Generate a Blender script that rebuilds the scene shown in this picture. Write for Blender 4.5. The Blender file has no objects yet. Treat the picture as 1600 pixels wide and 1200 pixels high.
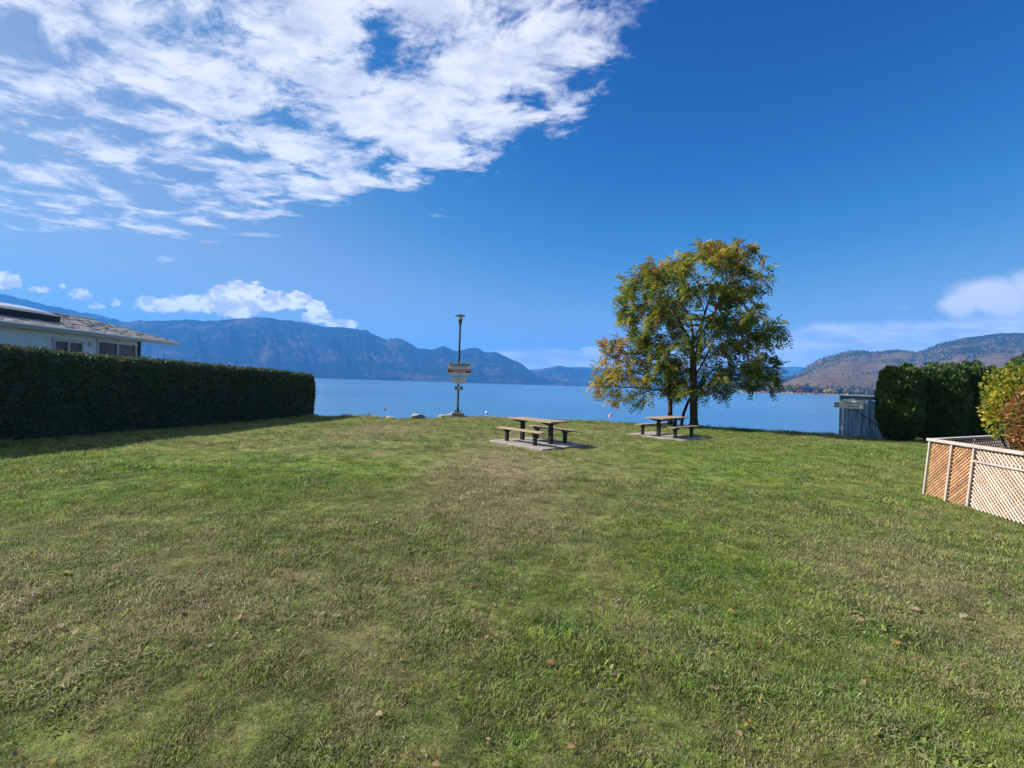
import bpy, math, random
import numpy as np
from mathutils import Vector, Matrix

rng = np.random.default_rng(7)
random.seed(7)
SC = bpy.context.scene
COL = SC.collection

# ---------------------------------------------------------------- camera, sky, sun, exposure
F, HC, ROLL = 717.0, 1.85, math.radians(1.80)      # focal length in photo pixels, eye height, camera roll
cam = bpy.data.cameras.new('camera')
cam.sensor_width = 36.0
cam.lens = 36.0 * F / 1600.0
cam.clip_start, cam.clip_end = 0.05, 60000.0
camo = bpy.data.objects.new('camera', cam)
COL.objects.link(camo)
camo.location = (0, 0, HC)
camo.rotation_euler = (math.pi / 2, -ROLL, 0)
SC.camera = camo

SUN_DIR = Vector((-1.28, 0.22, 1.0)).normalized()     # towards the sun
SUN_EL = math.asin(SUN_DIR.z)
SKY_STRENGTH = 0.10
SC.view_settings.view_transform = 'Standard'
SC.view_settings.look = 'None'
SC.view_settings.gamma = 1.0
SC.view_settings.use_curve_mapping = False
SC.view_settings.exposure = 1.45
SC.cycles.max_bounces = 6
SC.cycles.diffuse_bounces = 3
SC.cycles.glossy_bounces = 3
SC.cycles.volume_bounces = 1
SC.cycles.transparent_max_bounces = 12

sun = bpy.data.lights.new('sun', 'SUN')
sun.energy = 3.6
sun.angle = math.radians(0.5)
sun.color = (1.0, 0.93, 0.82)
suno = bpy.data.objects.new('sun', sun)
COL.objects.link(suno)
suno.rotation_euler = SUN_DIR.to_track_quat('Z', 'Y').to_euler()


class NT:
    """small helper for node trees"""
    def __init__(s, tree): s.t = tree
    def n(s, typ, **kw):
        nd = s.t.nodes.new(typ)
        for k, v in kw.items(): setattr(nd, k, v)
        return nd
    def link(s, a, b): s.t.links.new(a, b)
    def put(s, sock, v):
        if v is None: return
        if isinstance(v, bpy.types.NodeSocket): s.t.links.new(v, sock)
        else: sock.default_value = v
    def math(s, op, a, b=None, c=None, clamp=False):
        nd = s.n('ShaderNodeMath', operation=op, use_clamp=clamp)
        s.put(nd.inputs[0], a); s.put(nd.inputs[1], b); s.put(nd.inputs[2], c)
        return nd.outputs[0]
    def vmath(s, op, a, b=None):
        nd = s.n('ShaderNodeVectorMath', operation=op)
        s.put(nd.inputs[0], a); s.put(nd.inputs[1], b)
        return nd.outputs['Value'] if op in ('LENGTH', 'DOT_PRODUCT', 'DISTANCE') else nd.outputs[0]
    def sep(s, v):
        nd = s.n('ShaderNodeSeparateXYZ'); s.put(nd.inputs[0], v); return nd.outputs
    def comb(s, x=0.0, y=0.0, z=0.0):
        nd = s.n('ShaderNodeCombineXYZ')
        for i, v in enumerate((x, y, z)): s.put(nd.inputs[i], v)
        return nd.outputs[0]
    def noise(s, vec, scale, detail=4.0, rough=0.55, dist=0.0, dim='3D'):
        nd = s.n('ShaderNodeTexNoise', noise_dimensions=dim)
        s.put(nd.inputs['Vector'], vec)
        nd.inputs['Scale'].default_value = scale
        nd.inputs['Detail'].default_value = detail
        nd.inputs['Roughness'].default_value = rough
        nd.inputs['Distortion'].default_value = dist
        return nd.outputs[0]
    def ramp(s, x, a, b, lo=0.0, hi=1.0, smooth=True):
        nd = s.n('ShaderNodeMapRange', interpolation_type='SMOOTHSTEP' if smooth else 'LINEAR')
        s.put(nd.inputs['Value'], x)
        for k, v in (('From Min', a), ('From Max', b), ('To Min', lo), ('To Max', hi)): s.put(nd.inputs[k], v)
        return nd.outputs[0]
    def mix(s, f, a, b):
        nd = s.n('ShaderNodeMix', data_type='RGBA')
        s.put(nd.inputs['Factor'], f)
        A = [i for i in nd.inputs if i.type == 'RGBA']
        for k, v in zip(A, (a, b)):
            if isinstance(v, tuple) and len(v) == 3: v = v + (1.0,)
            s.put(k, v)
        return [o for o in nd.outputs if o.type == 'RGBA'][0]


def world():
    w = bpy.data.worlds.new('World'); SC.world = w; w.use_nodes = True
    w.cycles.sampling_method = 'MANUAL'; w.cycles.sample_map_resolution = 512
    t = NT(w.node_tree); w.node_tree.nodes.clear()
    sky = t.n('ShaderNodeTexSky', sky_type='NISHITA', sun_disc=False)
    sky.sun_elevation = SUN_EL
    sky.sun_rotation = math.atan2(SUN_DIR.x, SUN_DIR.y)
    sky.altitude = 400.0
    sky.air_density = 1.0; sky.dust_density = 0.9; sky.ozone_density = 3.0
    d = t.n('ShaderNodeTexCoord').outputs['Generated']
    x, y, z = t.sep(d)
    # a clear dry-autumn sky: deeper and more saturated than the standard air, paler towards the sun
    sp = t.n('ShaderNodeSeparateColor'); t.link(sky.outputs[0], sp.inputs[0]); cc = t.n('ShaderNodeCombineColor')
    for k, (x0, p0, gam, lim) in enumerate(((2.12, 0.112, 5.0, 0.125), (3.42, 0.265, 2.7, 0.225), (5.46, 0.88, 2.2, 0.268))):
        p = t.math('MULTIPLY', t.math('POWER', t.math('DIVIDE', sp.outputs[k], x0), gam), p0)
        yv = t.math('DIVIDE', p, t.math('ADD', 1.0, t.math('DIVIDE', p, lim)))
        yv = t.math('MULTIPLY_ADD', t.math('MAXIMUM', t.math('SUBTRACT', sp.outputs[k], 5.5), 0.0), 0.006, yv)
        t.link(t.math('MULTIPLY', yv, 1.0 / SKY_STRENGTH), cc.inputs[k])
    skyc = cc.outputs[0]
    # --- high broken cloud sheet, laid on a plane overhead
    zz = t.math('MAXIMUM', z, 0.06)
    px, py = t.math('DIVIDE', x, zz), t.math('DIVIDE', y, zz)
    P = t.comb(px, py, 0.0)
    big = t.noise(P, 1.1, 2.0, 0.5)
    edge_r = t.math('SUBTRACT', t.math('MULTIPLY_ADD', big, 0.5, 0.10), px)                     # positive to the left of the east edge
    edge_f = t.math('SUBTRACT', t.math('MULTIPLY_ADD', t.math('MAXIMUM', px, -2.4), -0.60, 2.18), py)
    inside = t.math('MULTIPLY', t.ramp(edge_r, -0.25, 0.30), t.ramp(edge_f, -0.35, 0.45))
    inside = t.math('MULTIPLY', inside, t.ramp(py, -2.5, -0.5))
    Pw = t.comb(t.math('ADD', px, t.math('MULTIPLY', py, 0.25)), t.math('MULTIPLY', py, 1.25), 0.0)
    dens = t.noise(Pw, 3.2, 8.0, 0.66, 0.30)
    west = t.ramp(px, -0.2, -2.4, 0.0, 0.115)                                                  # the sheet breaks up to the west
    thr = t.math('ADD', t.math('MULTIPLY_ADD', inside, -0.44, 0.80), west)
    a1 = t.ramp(t.math('SUBTRACT', dens, thr), -0.03, 0.17)
    g1 = t.ramp(t.noise(Pw, 5.0, 4.0, 0.6, 0.3), 0.36, 0.72)
    S = 0.44 / SKY_STRENGTH
    c1 = t.mix(g1, (0.86 * S, 0.87 * S, 0.91 * S), (0.55 * S, 0.59 * S, 0.71 * S))
    # --- low cumulus standing over the far hills, in direction space
    yy = t.math('MAXIMUM', y, 0.05)
    qx, qz = t.math('DIVIDE', x, yy), t.math('DIVIDE', z, yy)
    Q = t.comb(qx, qz, 0.0)
    def blobs(lst, namp, nscale, soft, lo):
        nn = t.math('SUBTRACT', t.noise(t.comb(qx, t.math('MULTIPLY', qz, 1.5), 3.3), nscale, 5.0, 0.66, 0.2), 0.5)
        acc = None
        for (cx, cz, rx, rz) in lst:
            v = t.vmath('MULTIPLY', t.vmath('SUBTRACT', Q, (cx, cz, 0.0)), (1.0 / rx, 1.0 / rz, 0.0))
            b = t.math('SUBTRACT', 1.0, t.vmath('LENGTH', v))
            acc = b if acc is None else t.math('MAXIMUM', acc, b)
        m = t.math('MULTIPLY_ADD', nn, namp, acc)
        return t.ramp(m, lo, lo + soft), m
    def q(px_, py_, rx, ry):
        u, v = (px_ - 800) / F, (600 - py_) / F
        return (u * math.cos(ROLL) - v * math.sin(ROLL), u * math.sin(ROLL) + v * math.cos(ROLL), rx / F, ry / F)
    cum = [q(255, 476, 62, 15), q(310, 474, 62, 18), q(352, 462, 32, 22), q(383, 460, 42, 26), q(372, 482, 50, 20), q(420, 472, 46, 20), q(462, 470, 30, 18),
           q(490, 478, 26, 12), q(497, 492, 32, 16), q(535, 506, 32, 10), q(12, 439, 32, 18),
           q(-60, 430, 60, 22), q(-180, 450, 90, 26)]
    a2, m2 = blobs(cum, 1.5, 34.0, 0.26, 0.10)
    a6, _ = blobs([q(126, 460, 24, 13), q(98, 446, 10, 6), q(150, 478, 17, 8), q(180, 474, 12, 10), q(60, 452, 30, 7)], 2.0, 70.0, 0.5, 0.15)
    a2 = t.math('MAXIMUM', a2, t.math('MULTIPLY', a6, 0.85))
    shade = t.ramp(t.noise(t.comb(qx, t.math('MULTIPLY', qz, 1.4), 9.0), 26.0, 3.0, 0.6), 0.42, 0.60)
    c2 = t.mix(shade, (1.12 * S, 1.10 * S, 1.06 * S), (0.66 * S, 0.66 * S, 0.72 * S))
    soft = [q(1560, 466, 105, 46), q(1500, 478, 52, 26), q(1640, 460, 110, 56), q(1720, 480, 120, 50)]
    a3, _ = blobs(soft, 0.75, 11.0, 0.50, 0.12)
    c3 = t.mix(t.ramp(qz, 0.20, 0.13), (0.76 * S, 0.75 * S, 0.78 * S), (0.44 * S, 0.46 * S, 0.57 * S))
    low = [q(1300, 552, 190, 26), q(1450, 535, 190, 26), q(1230, 560, 80, 26), q(860, 558, 110, 10), q(925, 563, 70, 12), q(1040, 565, 120, 16), q(840, 567, 50, 10),
           q(1640, 525, 160, 30), q(930, 548, 20, 6)]
    a4, _ = blobs(low, 1.0, 13.0, 0.60, -0.42)
    a4 = t.math('MULTIPLY', a4, 0.9)
    c4 = t.mix(t.ramp(t.noise(t.comb(qx, t.math('MULTIPLY', qz, 4.0), 1.0), 9.0, 4.0), 0.35, 0.65), (0.86 * S, 0.86 * S, 0.88 * S), (0.50 * S, 0.54 * S, 0.66 * S))
    a5, _ = blobs([q(258, 405, 30, 9), q(690, 338, 40, 8), q(1412, 481, 40, 14), q(400, 367, 60, 6), q(330, 378, 40, 6)], 2.2, 16.0, 0.9, 0.25)
    front = t.ramp(y, 0.06, 0.12)
    col = t.mix(t.math('MULTIPLY', a5, 0.5), skyc, c1)
    col = t.mix(t.math('MULTIPLY', a1, 0.93), col, c1)
    col = t.mix(t.math('MULTIPLY', a4, front), col, c4)
    col = t.mix(t.math('MULTIPLY', a3, front), col, c3)
    col = t.mix(t.math('MULTIPLY', a2, front), col, c2)
    bg = t.n('ShaderNodeBackground'); bg.inputs['Strength'].default_value = SKY_STRENGTH
    t.link(col, bg.inputs['Color'])
    out = t.n('ShaderNodeOutputWorld'); t.link(bg.outputs[0], out.inputs['Surface'])
world()

# ---------------------------------------------------------------- geometry helpers
CA, SA = math.cos(ROLL), math.sin(ROLL)
def ray(px, py):
    u, v = px - 800.0, 600.0 - py
    return np.array((u * CA - v * SA, F, u * SA + v * CA))
def at(px, py, Y):
    d = ray(px, py); p = d * (Y / F); p[2] += HC; return p
def gnd(px, py, z=0.0):
    d = ray(px, py); s = (z - HC) / d[2]; p = d * s; p[2] = z; return p
def planex(px, py, X):
    d = ray(px, py); p = d * (X / d[0]); p[2] += HC; return p

def hash2(ix, iy, seed):
    h = (ix.astype(np.int64) * 374761393 + iy.astype(np.int64) * 668265263 + seed * 1442695041) & 0x7fffffff
    h = ((h ^ (h >> 13)) * 1274126177) & 0x7fffffff
    return ((h ^ (h >> 16)) & 0xffff) / 65535.0
def vnoise(x, y, seed=0):
    x, y = np.asarray(x, float), np.asarray(y, float)
    ix, iy = np.floor(x), np.floor(y); fx, fy = x - ix, y - iy
    fx, fy = fx * fx * (3 - 2 * fx), fy * fy * (3 - 2 * fy)
    a, b = hash2(ix, iy, seed), hash2(ix + 1, iy, seed); c, d = hash2(ix, iy + 1, seed), hash2(ix + 1, iy + 1, seed)
    return (a + (b - a) * fx) * (1 - fy) + (c + (d - c) * fx) * fy - 0.5
def fbm(x, y, oct=4, seed=0, gain=0.5):
    s, a = 0, 1.0
    for o in range(oct):
        s = s + a * vnoise(np.asarray(x) * 2 ** o + 13.7 * o, np.asarray(y) * 2 ** o + 7.1 * o, seed + o); a *= gain
    return s

def tag(o, label=None, cat=None, group=None, kind=None):
    if label: o['label'] = label
    if cat: o['category'] = cat
    if group: o['group'] = group
    if kind: o['kind'] = kind
    return o
def empty(name, loc, rz=0.0):
    o = bpy.data.objects.new(name, None); COL.objects.link(o)
    o.location = tuple(float(v) for v in loc); o.rotation_euler = (0, 0, rz); o.empty_display_size = 0.2
    return o
def link_mesh(name, me, parent=None, world_coords=True):
    o = bpy.data.objects.new(name, me); COL.objects.link(o)
    if parent is not None:
        o.parent = parent
        if world_coords:
            L = Matrix.LocRotScale(parent.location, parent.rotation_euler, parent.scale)
            if parent.parent is not None:
                pp = parent.parent
                L = Matrix.LocRotScale(pp.location, pp.rotation_euler, pp.scale) @ parent.matrix_parent_inverse @ L
            o.matrix_parent_inverse = L.inverted()
    return o
def mesh_np(name, V, Fc, mat, smooth=False, attr=None):
    me = bpy.data.meshes.new(name)
    V = np.asarray(V, dtype=np.float32); Fc = np.asarray(Fc, dtype=np.int32)
    n, k = Fc.shape
    me.vertices.add(len(V)); me.vertices.foreach_set('co', V.ravel())
    me.loops.add(n * k); me.loops.foreach_set('vertex_index', Fc.ravel())
    me.polygons.add(n); me.polygons.foreach_set('loop_start', np.arange(0, n * k, k, dtype=np.int32))
    try: me.polygons.foreach_set('loop_total', np.full(n, k, dtype=np.int32))
    except Exception: pass
    if smooth: me.polygons.foreach_set('use_smooth', np.ones(n, dtype=bool))
    if attr is not None:
        a = me.color_attributes.new('tint', 'FLOAT_COLOR', 'POINT')
        a.data.foreach_set('color', np.concatenate([attr, np.ones((len(attr), 1))], axis=1).astype(np.float32).ravel())
    me.materials.append(mat); me.update(); me.validate()
    return me

class MB:
    def __init__(s): s.v, s.f = [], []
    def add(s, V, Fc):
        b = len(s.v); s.v += [tuple(float(q) for q in p) for p in V]; s.f += [tuple(i + b for i in f) for f in Fc]; return s
    def box(s, c, size, R=None):
        hx, hy, hz = [q / 2 for q in size]
        P = [Vector((a * hx, b * hy, d * hz)) for a in (-1, 1) for b in (-1, 1) for d in (-1, 1)]
        if R is not None: P = [R @ p for p in P]
        c = Vector([float(q) for q in c])
        return s.add([p + c for p in P], [(0, 1, 3, 2), (4, 6, 7, 5), (0, 4, 5, 1), (2, 3, 7, 6), (0, 2, 6, 4), (1, 5, 7, 3)])
    def bar(s, a, b, w, t, up=(0, 0, 1)):
        """rectangular bar from a to b, width w across, thickness t along up"""
        a, b = Vector([float(q) for q in a]), Vector([float(q) for q in b])
        d = (b - a); L = d.length; d.normalize()
        upv = Vector(up); x = d.cross(upv)
        if x.length < 1e-4: x = d.cross(Vector((1, 0, 0)))
        x.normalize(); z = x.cross(d).normalized()
        R = Matrix((x, d, z)).transposed()
        return s.box((a + b) / 2, (w, L, t), R)
    def tube(s, pts, rad, n=8, cap=True):
        pts = [Vector([float(q) for q in p]) for p in pts]; m = len(pts)
        if not hasattr(rad, '__len__'): rad = [rad] * m
        V, Fc = [], []
        d0 = (pts[1] - pts[0]).normalized(); x = d0.orthogonal().normalized()
        for i in range(m):
            d = (pts[min(i + 1, m - 1)] - pts[max(i - 1, 0)])
            if d.length < 1e-9: d = d0
            d.normalize(); x = (x - d * x.dot(d)).normalized(); y = d.cross(x)
            for k in range(n):
                a = 2 * math.pi * k / n
                V.append(pts[i] + (x * math.cos(a) + y * math.sin(a)) * float(rad[i]))
        for i in range(m - 1):
            for k in range(n):
                Fc.append((i * n + k, i * n + (k + 1) % n, (i + 1) * n + (k + 1) % n, (i + 1) * n + k))
        if cap:
            Fc.append(tuple(range(n - 1, -1, -1))); Fc.append(tuple((m - 1) * n + k for k in range(n)))
        return s.add(V, Fc)
    def lathe(s, c, prof, n=20, closed=True):
        V, Fc = [], []; m = len(prof)
        for (r, z) in prof:
            for k in range(n):
                a = 2 * math.pi * k / n; V.append((c[0] + r * math.cos(a), c[1] + r * math.sin(a), c[2] + z))
        for i in range(m - 1):
            for k in range(n): Fc.append((i * n + k, i * n + (k + 1) % n, (i + 1) * n + (k + 1) % n, (i + 1) * n + k))
        if closed:
            Fc.append(tuple(range(n - 1, -1, -1))); Fc.append(tuple((m - 1) * n + k for k in range(n)))
        return s.add(V, Fc)
    def build(s, name, mat, parent=None, smooth=False, bevel=0.0, seg=2):
        me = bpy.data.meshes.new(name); me.from_pydata(s.v, [], s.f); me.materials.append(mat)
        if smooth:
            me.polygons.foreach_set('use_smooth', np.ones(len(me.polygons), dtype=bool))
            me.update()
            try: me.set_sharp_from_angle(angle=math.radians(40))
            except Exception: pass
        me.update()
        o = link_mesh(name, me, parent)
        if bevel > 0:
            m = o.modifiers.new('bevel', 'BEVEL'); m.width = bevel; m.segments = seg; m.limit_method = 'ANGLE'
        return o

# ---------------------------------------------------------------- materials
def pmat(name, col=(0.5, 0.5, 0.5), rough=0.8, var=0.0, vscale=5.0, col2=None, bump=0.0, bscale=30.0, metal=0.0, spec=0.3, stretch=None, coords='Object', detail=5.0, ramp=(0.35, 0.68), rand=0.0):
    m = bpy.data.materials.new(name); m.use_nodes = True
    t = NT(m.node_tree); b = m.node_tree.nodes['Principled BSDF']
    b.inputs['Roughness'].default_value = rough; b.inputs['Metallic'].default_value = metal
    b.inputs['Specular IOR Level'].default_value = spec
    if coords == 'World': v = t.n('ShaderNodeNewGeometry').outputs['Position']
    else: v = t.n('ShaderNodeTexCoord').outputs['Object']
    if stretch: v = t.vmath('MULTIPLY', v, stretch)
    if col2 is not None or var > 0:
        if col2 is None: col2 = tuple(max(0, q * (1 - var)) for q in col)
        f = t.ramp(t.noise(v, vscale, detail, 0.6), ramp[0], ramp[1])
        cc = t.mix(f, tuple(col), tuple(col2))
        if rand > 0:      # every board, lath or plank is a little lighter or darker than the next
            hv = t.n('ShaderNodeHueSaturation'); t.link(cc, hv.inputs['Color'])
            t.link(t.math('MULTIPLY_ADD', t.n('ShaderNodeObjectInfo').outputs['Random'], 2 * rand, 1 - rand), hv.inputs['Value']); cc = hv.outputs[0]
        t.link(cc, b.inputs['Base Color'])
    else: b.inputs['Base Color'].default_value = tuple(col) + (1.0,)
    if bump > 0:
        bn = t.n('ShaderNodeBump'); bn.inputs['Strength'].default_value = 1.0; bn.inputs['Distance'].default_value = bump
        t.link(t.noise(v, bscale, 4.0, 0.6), bn.inputs['Height']); t.link(bn.outputs[0], b.inputs['Normal'])
    return m

def leafmat(name, col=None, transl=0.35, rough=0.55, spec=0.25, var=0.25, sc=3.0):
    """thin leaf: colour from the 'tint' attribute (or col), some light passes through"""
    m = bpy.data.materials.new(name); m.use_nodes = True
    t = NT(m.node_tree); m.node_tree.nodes.clear()
    if col is None: c = t.n('ShaderNodeVertexColor', layer_name='tint').outputs[0]
    else:
        g = t.n('ShaderNodeNewGeometry').outputs['Position']
        c = t.mix(t.ramp(t.noise(g, sc, 5.0, 0.65), 0.35, 0.65), col, tuple(q * (1 - var) for q in col))
    b = t.n('ShaderNodeBsdfPrincipled'); t.link(c, b.inputs['Base Color'])
    b.inputs['Roughness'].default_value = rough; b.inputs['Specular IOR Level'].default_value = spec
    tr = t.n('ShaderNodeBsdfTranslucent'); t.link(c, tr.inputs['Color'])
    mx = t.n('ShaderNodeMixShader'); mx.inputs[0].default_value = transl
    t.link(b.outputs[0], mx.inputs[1]); t.link(tr.outputs[0], mx.inputs[2])
    o = t.n('ShaderNodeOutputMaterial'); t.link(mx.outputs[0], o.inputs['Surface'])
    return m

def lawn_group():
    """colour of the turf as a function of the place on the ground: green patches, dry patches, thatch"""
    g = bpy.data.node_groups.new('turf_colour', 'ShaderNodeTree')
    g.interface.new_socket('Position', in_out='INPUT', socket_type='NodeSocketVector')
    g.interface.new_socket('Colour', in_out='OUTPUT', socket_type='NodeSocketColor')
    g.interface.new_socket('Dry', in_out='OUTPUT', socket_type='NodeSocketFloat')
    t = NT(g); gi = t.n('NodeGroupInput'); go = t.n('NodeGroupOutput')
    p = t.vmath('MULTIPLY', gi.outputs[0], (1.0, 1.0, 0.0))
    n1 = t.noise(p, 0.35, 5.0, 0.6); n2 = t.noise(p, 1.6, 5.0, 0.62, 0.4); n3 = t.noise(p, 7.0, 4.0, 0.6)
    acc = t.math('ADD', t.math('MULTIPLY_ADD', n1, 0.9, -0.45), t.math('MULTIPLY_ADD', n2, 1.0, -0.5))
    acc = t.math('ADD', acc, t.math('MULTIPLY_ADD', n3, 0.5, -0.25))
    def blob(cx, cy, rx, ry, w):
        v = t.vmath('MULTIPLY', t.vmath('SUBTRACT', p, (cx, cy, 0.0)), (1.0 / rx, 1.0 / ry, 0.0))
        return t.math('MULTIPLY', t.ramp(t.vmath('LENGTH', v), 1.0, 0.0), w)
    for bl in ((-8.0, 8.5, 6.0, 4.0, 0.55), (-3.2, 9.2, 2.4, 2.2, 0.35), (-0.2, 9.5, 2.2, 6.0, -0.55), (0.8, 15.0, 4.0, 3.0, -0.30), (-4.5, 17.0, 3.0, 4.0, -0.35), (2.2, 5.0, 1.6, 2.8, 0.45),
               (6.0, 11.5, 4.0, 6.0, 0.40), (4.6, 4.6, 1.9, 2.2, -0.22), (-2.0, 3.6, 3.0, 1.8, -0.15), (-5.5, 5.0, 3.0, 1.5, -0.12), (12.0, 15.0, 6.0, 3.0, 0.3), (0.2, 3.4, 1.0, 1.0, 0.15), (9, 19, 4, 3, .2)):
        acc = t.math('ADD', acc, blob(*bl))
    f = t.ramp(acc, -0.56, 0.30)
    lush = t.mix(t.ramp(n2, 0.35, 0.65), (0.205, 0.295, 0.036), (0.130, 0.230, 0.046))
    dry = t.mix(t.ramp(n3, 0.35, 0.65), (0.370, 0.310, 0.165), (0.265, 0.240, 0.110))
    c = t.mix(f, dry, lush)
    mott = t.math('MULTIPLY', t.ramp(t.noise(p, 3.4, 4.0, 0.7, 0.5), 0.32, 0.68, 0.62, 1.28), t.ramp(t.noise(p, 14.0, 3.0, 0.6), 0.32, 0.68, 0.72, 1.22))
    mv = t.n('ShaderNodeHueSaturation'); t.link(c, mv.inputs['Color']); t.link(mott, mv.inputs['Value']); c = mv.outputs[0]
    sand = t.math('MULTIPLY', blob(-1.3, 23.7, 2.6, 1.3, 1.0), t.ramp(n2, 0.2, 0.5))
    c = t.mix(sand, c, (0.30, 0.22, 0.13))
    t.link(c, go.inputs[0]); t.link(t.math('SUBTRACT', 1.0, f), go.inputs[1])
    return g
TURF = lawn_group()

def turf_mat():
    m = bpy.data.materials.new('turf'); m.use_nodes = True
    t = NT(m.node_tree); b = m.node_tree.nodes['Principled BSDF']
    pos = t.n('ShaderNodeNewGeometry').outputs['Position']
    g = t.n('ShaderNodeGroup'); g.node_tree = TURF; t.link(pos, g.inputs[0])
    n = t.noise(pos, 45.0, 4.0, 0.65)
    soil = t.mix(t.ramp(n, 0.40, 0.62), (0.060, 0.050, 0.028), (0.115, 0.100, 0.050))
    c = t.mix(0.55, soil, g.outputs[0])
    # below the lawn edge: sand and pebbles
    z = t.sep(pos)[2]
    c = t.mix(t.ramp(z, -0.10, -0.35), c, t.mix(t.ramp(t.noise(pos, 9.0, 5.0, 0.7), 0.4, 0.6), (0.34, 0.27, 0.18), (0.20, 0.17, 0.13)))
    t.link(c, b.inputs['Base Color']); b.inputs['Roughness'].default_value = 0.95; b.inputs['Specular IOR Level'].default_value = 0.1
    bn = t.n('ShaderNodeBump'); bn.inputs['Distance'].default_value = 0.03
    t.link(t.noise(pos, 28.0, 5.0, 0.7), bn.inputs['Height']); t.link(bn.outputs[0], b.inputs['Normal'])
    return m

def blade_mat():
    m = bpy.data.materials.new('grass_blade'); m.use_nodes = True
    t = NT(m.node_tree); m.node_tree.nodes.clear()
    pos = t.n('ShaderNodeNewGeometry').outputs['Position']
    g = t.n('ShaderNodeGroup'); g.node_tree = TURF; t.link(pos, g.inputs[0])
    bl = t.sep(t.n('ShaderNodeVertexColor', layer_name='tint').outputs[0])   # random number of each blade
    oi = t.n('ShaderNodeObjectInfo').outputs['Random']
    c = t.mix(t.math('MULTIPLY', bl[1], 0.45), g.outputs[0], (0.180, 0.240, 0.060))
    thr = t.math('MULTIPLY_ADD', g.outputs[1], 0.55, 0.05)
    straw = t.math('LESS_THAN', bl[0], thr)
    c = t.mix(t.math('MULTIPLY', straw, 0.8), c, t.mix(bl[2], (0.44, 0.375, 0.235), (0.28, 0.23, 0.14)))
    hv = t.n('ShaderNodeHueSaturation'); t.link(c, hv.inputs['Color'])
    t.link(t.math('MULTIPLY_ADD', oi, 0.9, 0.62), hv.inputs['Value'])
    c = hv.outputs[0]
    b = t.n('ShaderNodeBsdfPrincipled'); t.link(c, b.inputs['Base Color']); b.inputs['Roughness'].default_value = 0.6; b.inputs['Specular IOR Level'].default_value = 0.2
    tr = t.n('ShaderNodeBsdfTranslucent'); t.link(c, tr.inputs['Color'])
    mx = t.n('ShaderNodeMixShader'); mx.inputs[0].default_value = 0.42
    t.link(b.outputs[0], mx.inputs[1]); t.link(tr.outputs[0], mx.inputs[2])
    o = t.n('ShaderNodeOutputMaterial'); t.link(mx.outputs[0], o.inputs['Surface'])
    return m

def water_mat():
    m = bpy.data.materials.new('lake_water'); m.use_nodes = True
    t = NT(m.node_tree); b = m.node_tree.nodes['Principled BSDF']
    pos = t.n('ShaderNodeNewGeometry').outputs['Position']
    wind = t.ramp(t.noise(t.vmath('MULTIPLY', pos, (0.003, 0.014, 1.0)), 1.0, 4.0, 0.6), 0.40, 0.62)     # calmer and rougher lanes
    b.inputs['Base Color'].default_value = (0.045, 0.150, 0.300, 1.0)
    b.inputs['IOR'].default_value = 1.333
    t.link(t.math('MULTIPLY_ADD', wind, 0.08, 0.20), b.inputs['Roughness'])
    bn = t.n('ShaderNodeBump'); bn.inputs['Strength'].default_value = 0.9; bn.inputs['Distance'].default_value = 0.05
    h = t.math('ADD', t.noise(t.vmath('MULTIPLY', pos, (0.8, 1.2, 1.0)), 1.0, 3.0, 0.6), t.math('MULTIPLY', t.noise(t.vmath('MULTIPLY', pos, (0.12, 0.2, 1.0)), 1.0, 2.0, 0.5), 2.0))
    t.link(h, bn.inputs['Height']); t.link(bn.outputs[0], b.inputs['Normal'])
    return m

def hill_mat(name, forest, grass, rock, fscale, bias, up=None):
    """woods and open slopes by noise; more woods above the height given"""
    m = bpy.data.materials.new(name); m.use_nodes = True
    t = NT(m.node_tree); b = m.node_tree.nodes['Principled BSDF']
    pos = t.n('ShaderNodeNewGeometry').outputs['Position']
    v = t.vmath('MULTIPLY', pos, (1.0, 1.0, 2.2))
    n1 = t.noise(v, fscale, 7.0, 0.62, 0.3); n2 = t.noise(v, fscale * 5, 6.0, 0.65)
    s = t.math('ADD', t.math('MULTIPLY', n1, 0.7), t.math('MULTIPLY', n2, 0.3))
    if up is not None:
        s = t.math('ADD', s, t.ramp(t.sep(pos)[2], up[0], up[1], -up[2], up[2], smooth=False))
    f = t.ramp(s, bias - 0.06, bias + 0.06)
    c = t.mix(t.ramp(n2, 0.40, 0.62), grass, rock)
    c = t.mix(f, c, t.mix(t.ramp(t.noise(v, fscale * 22, 3.0), 0.35, 0.65), forest, tuple(q * 0.55 for q in forest)))
    t.link(c, b.inputs['Base Color']); b.inputs['Roughness'].default_value = 1.0; b.inputs['Specular IOR Level'].default_value = 0.0
    bn = t.n('ShaderNodeBump'); bn.inputs['Distance'].default_value = 0.06 / fscale
    t.link(t.noise(v, fscale * 6, 6.0, 0.7), bn.inputs['Height']); t.link(bn.outputs[0], b.inputs['Normal'])
    return m

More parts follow.
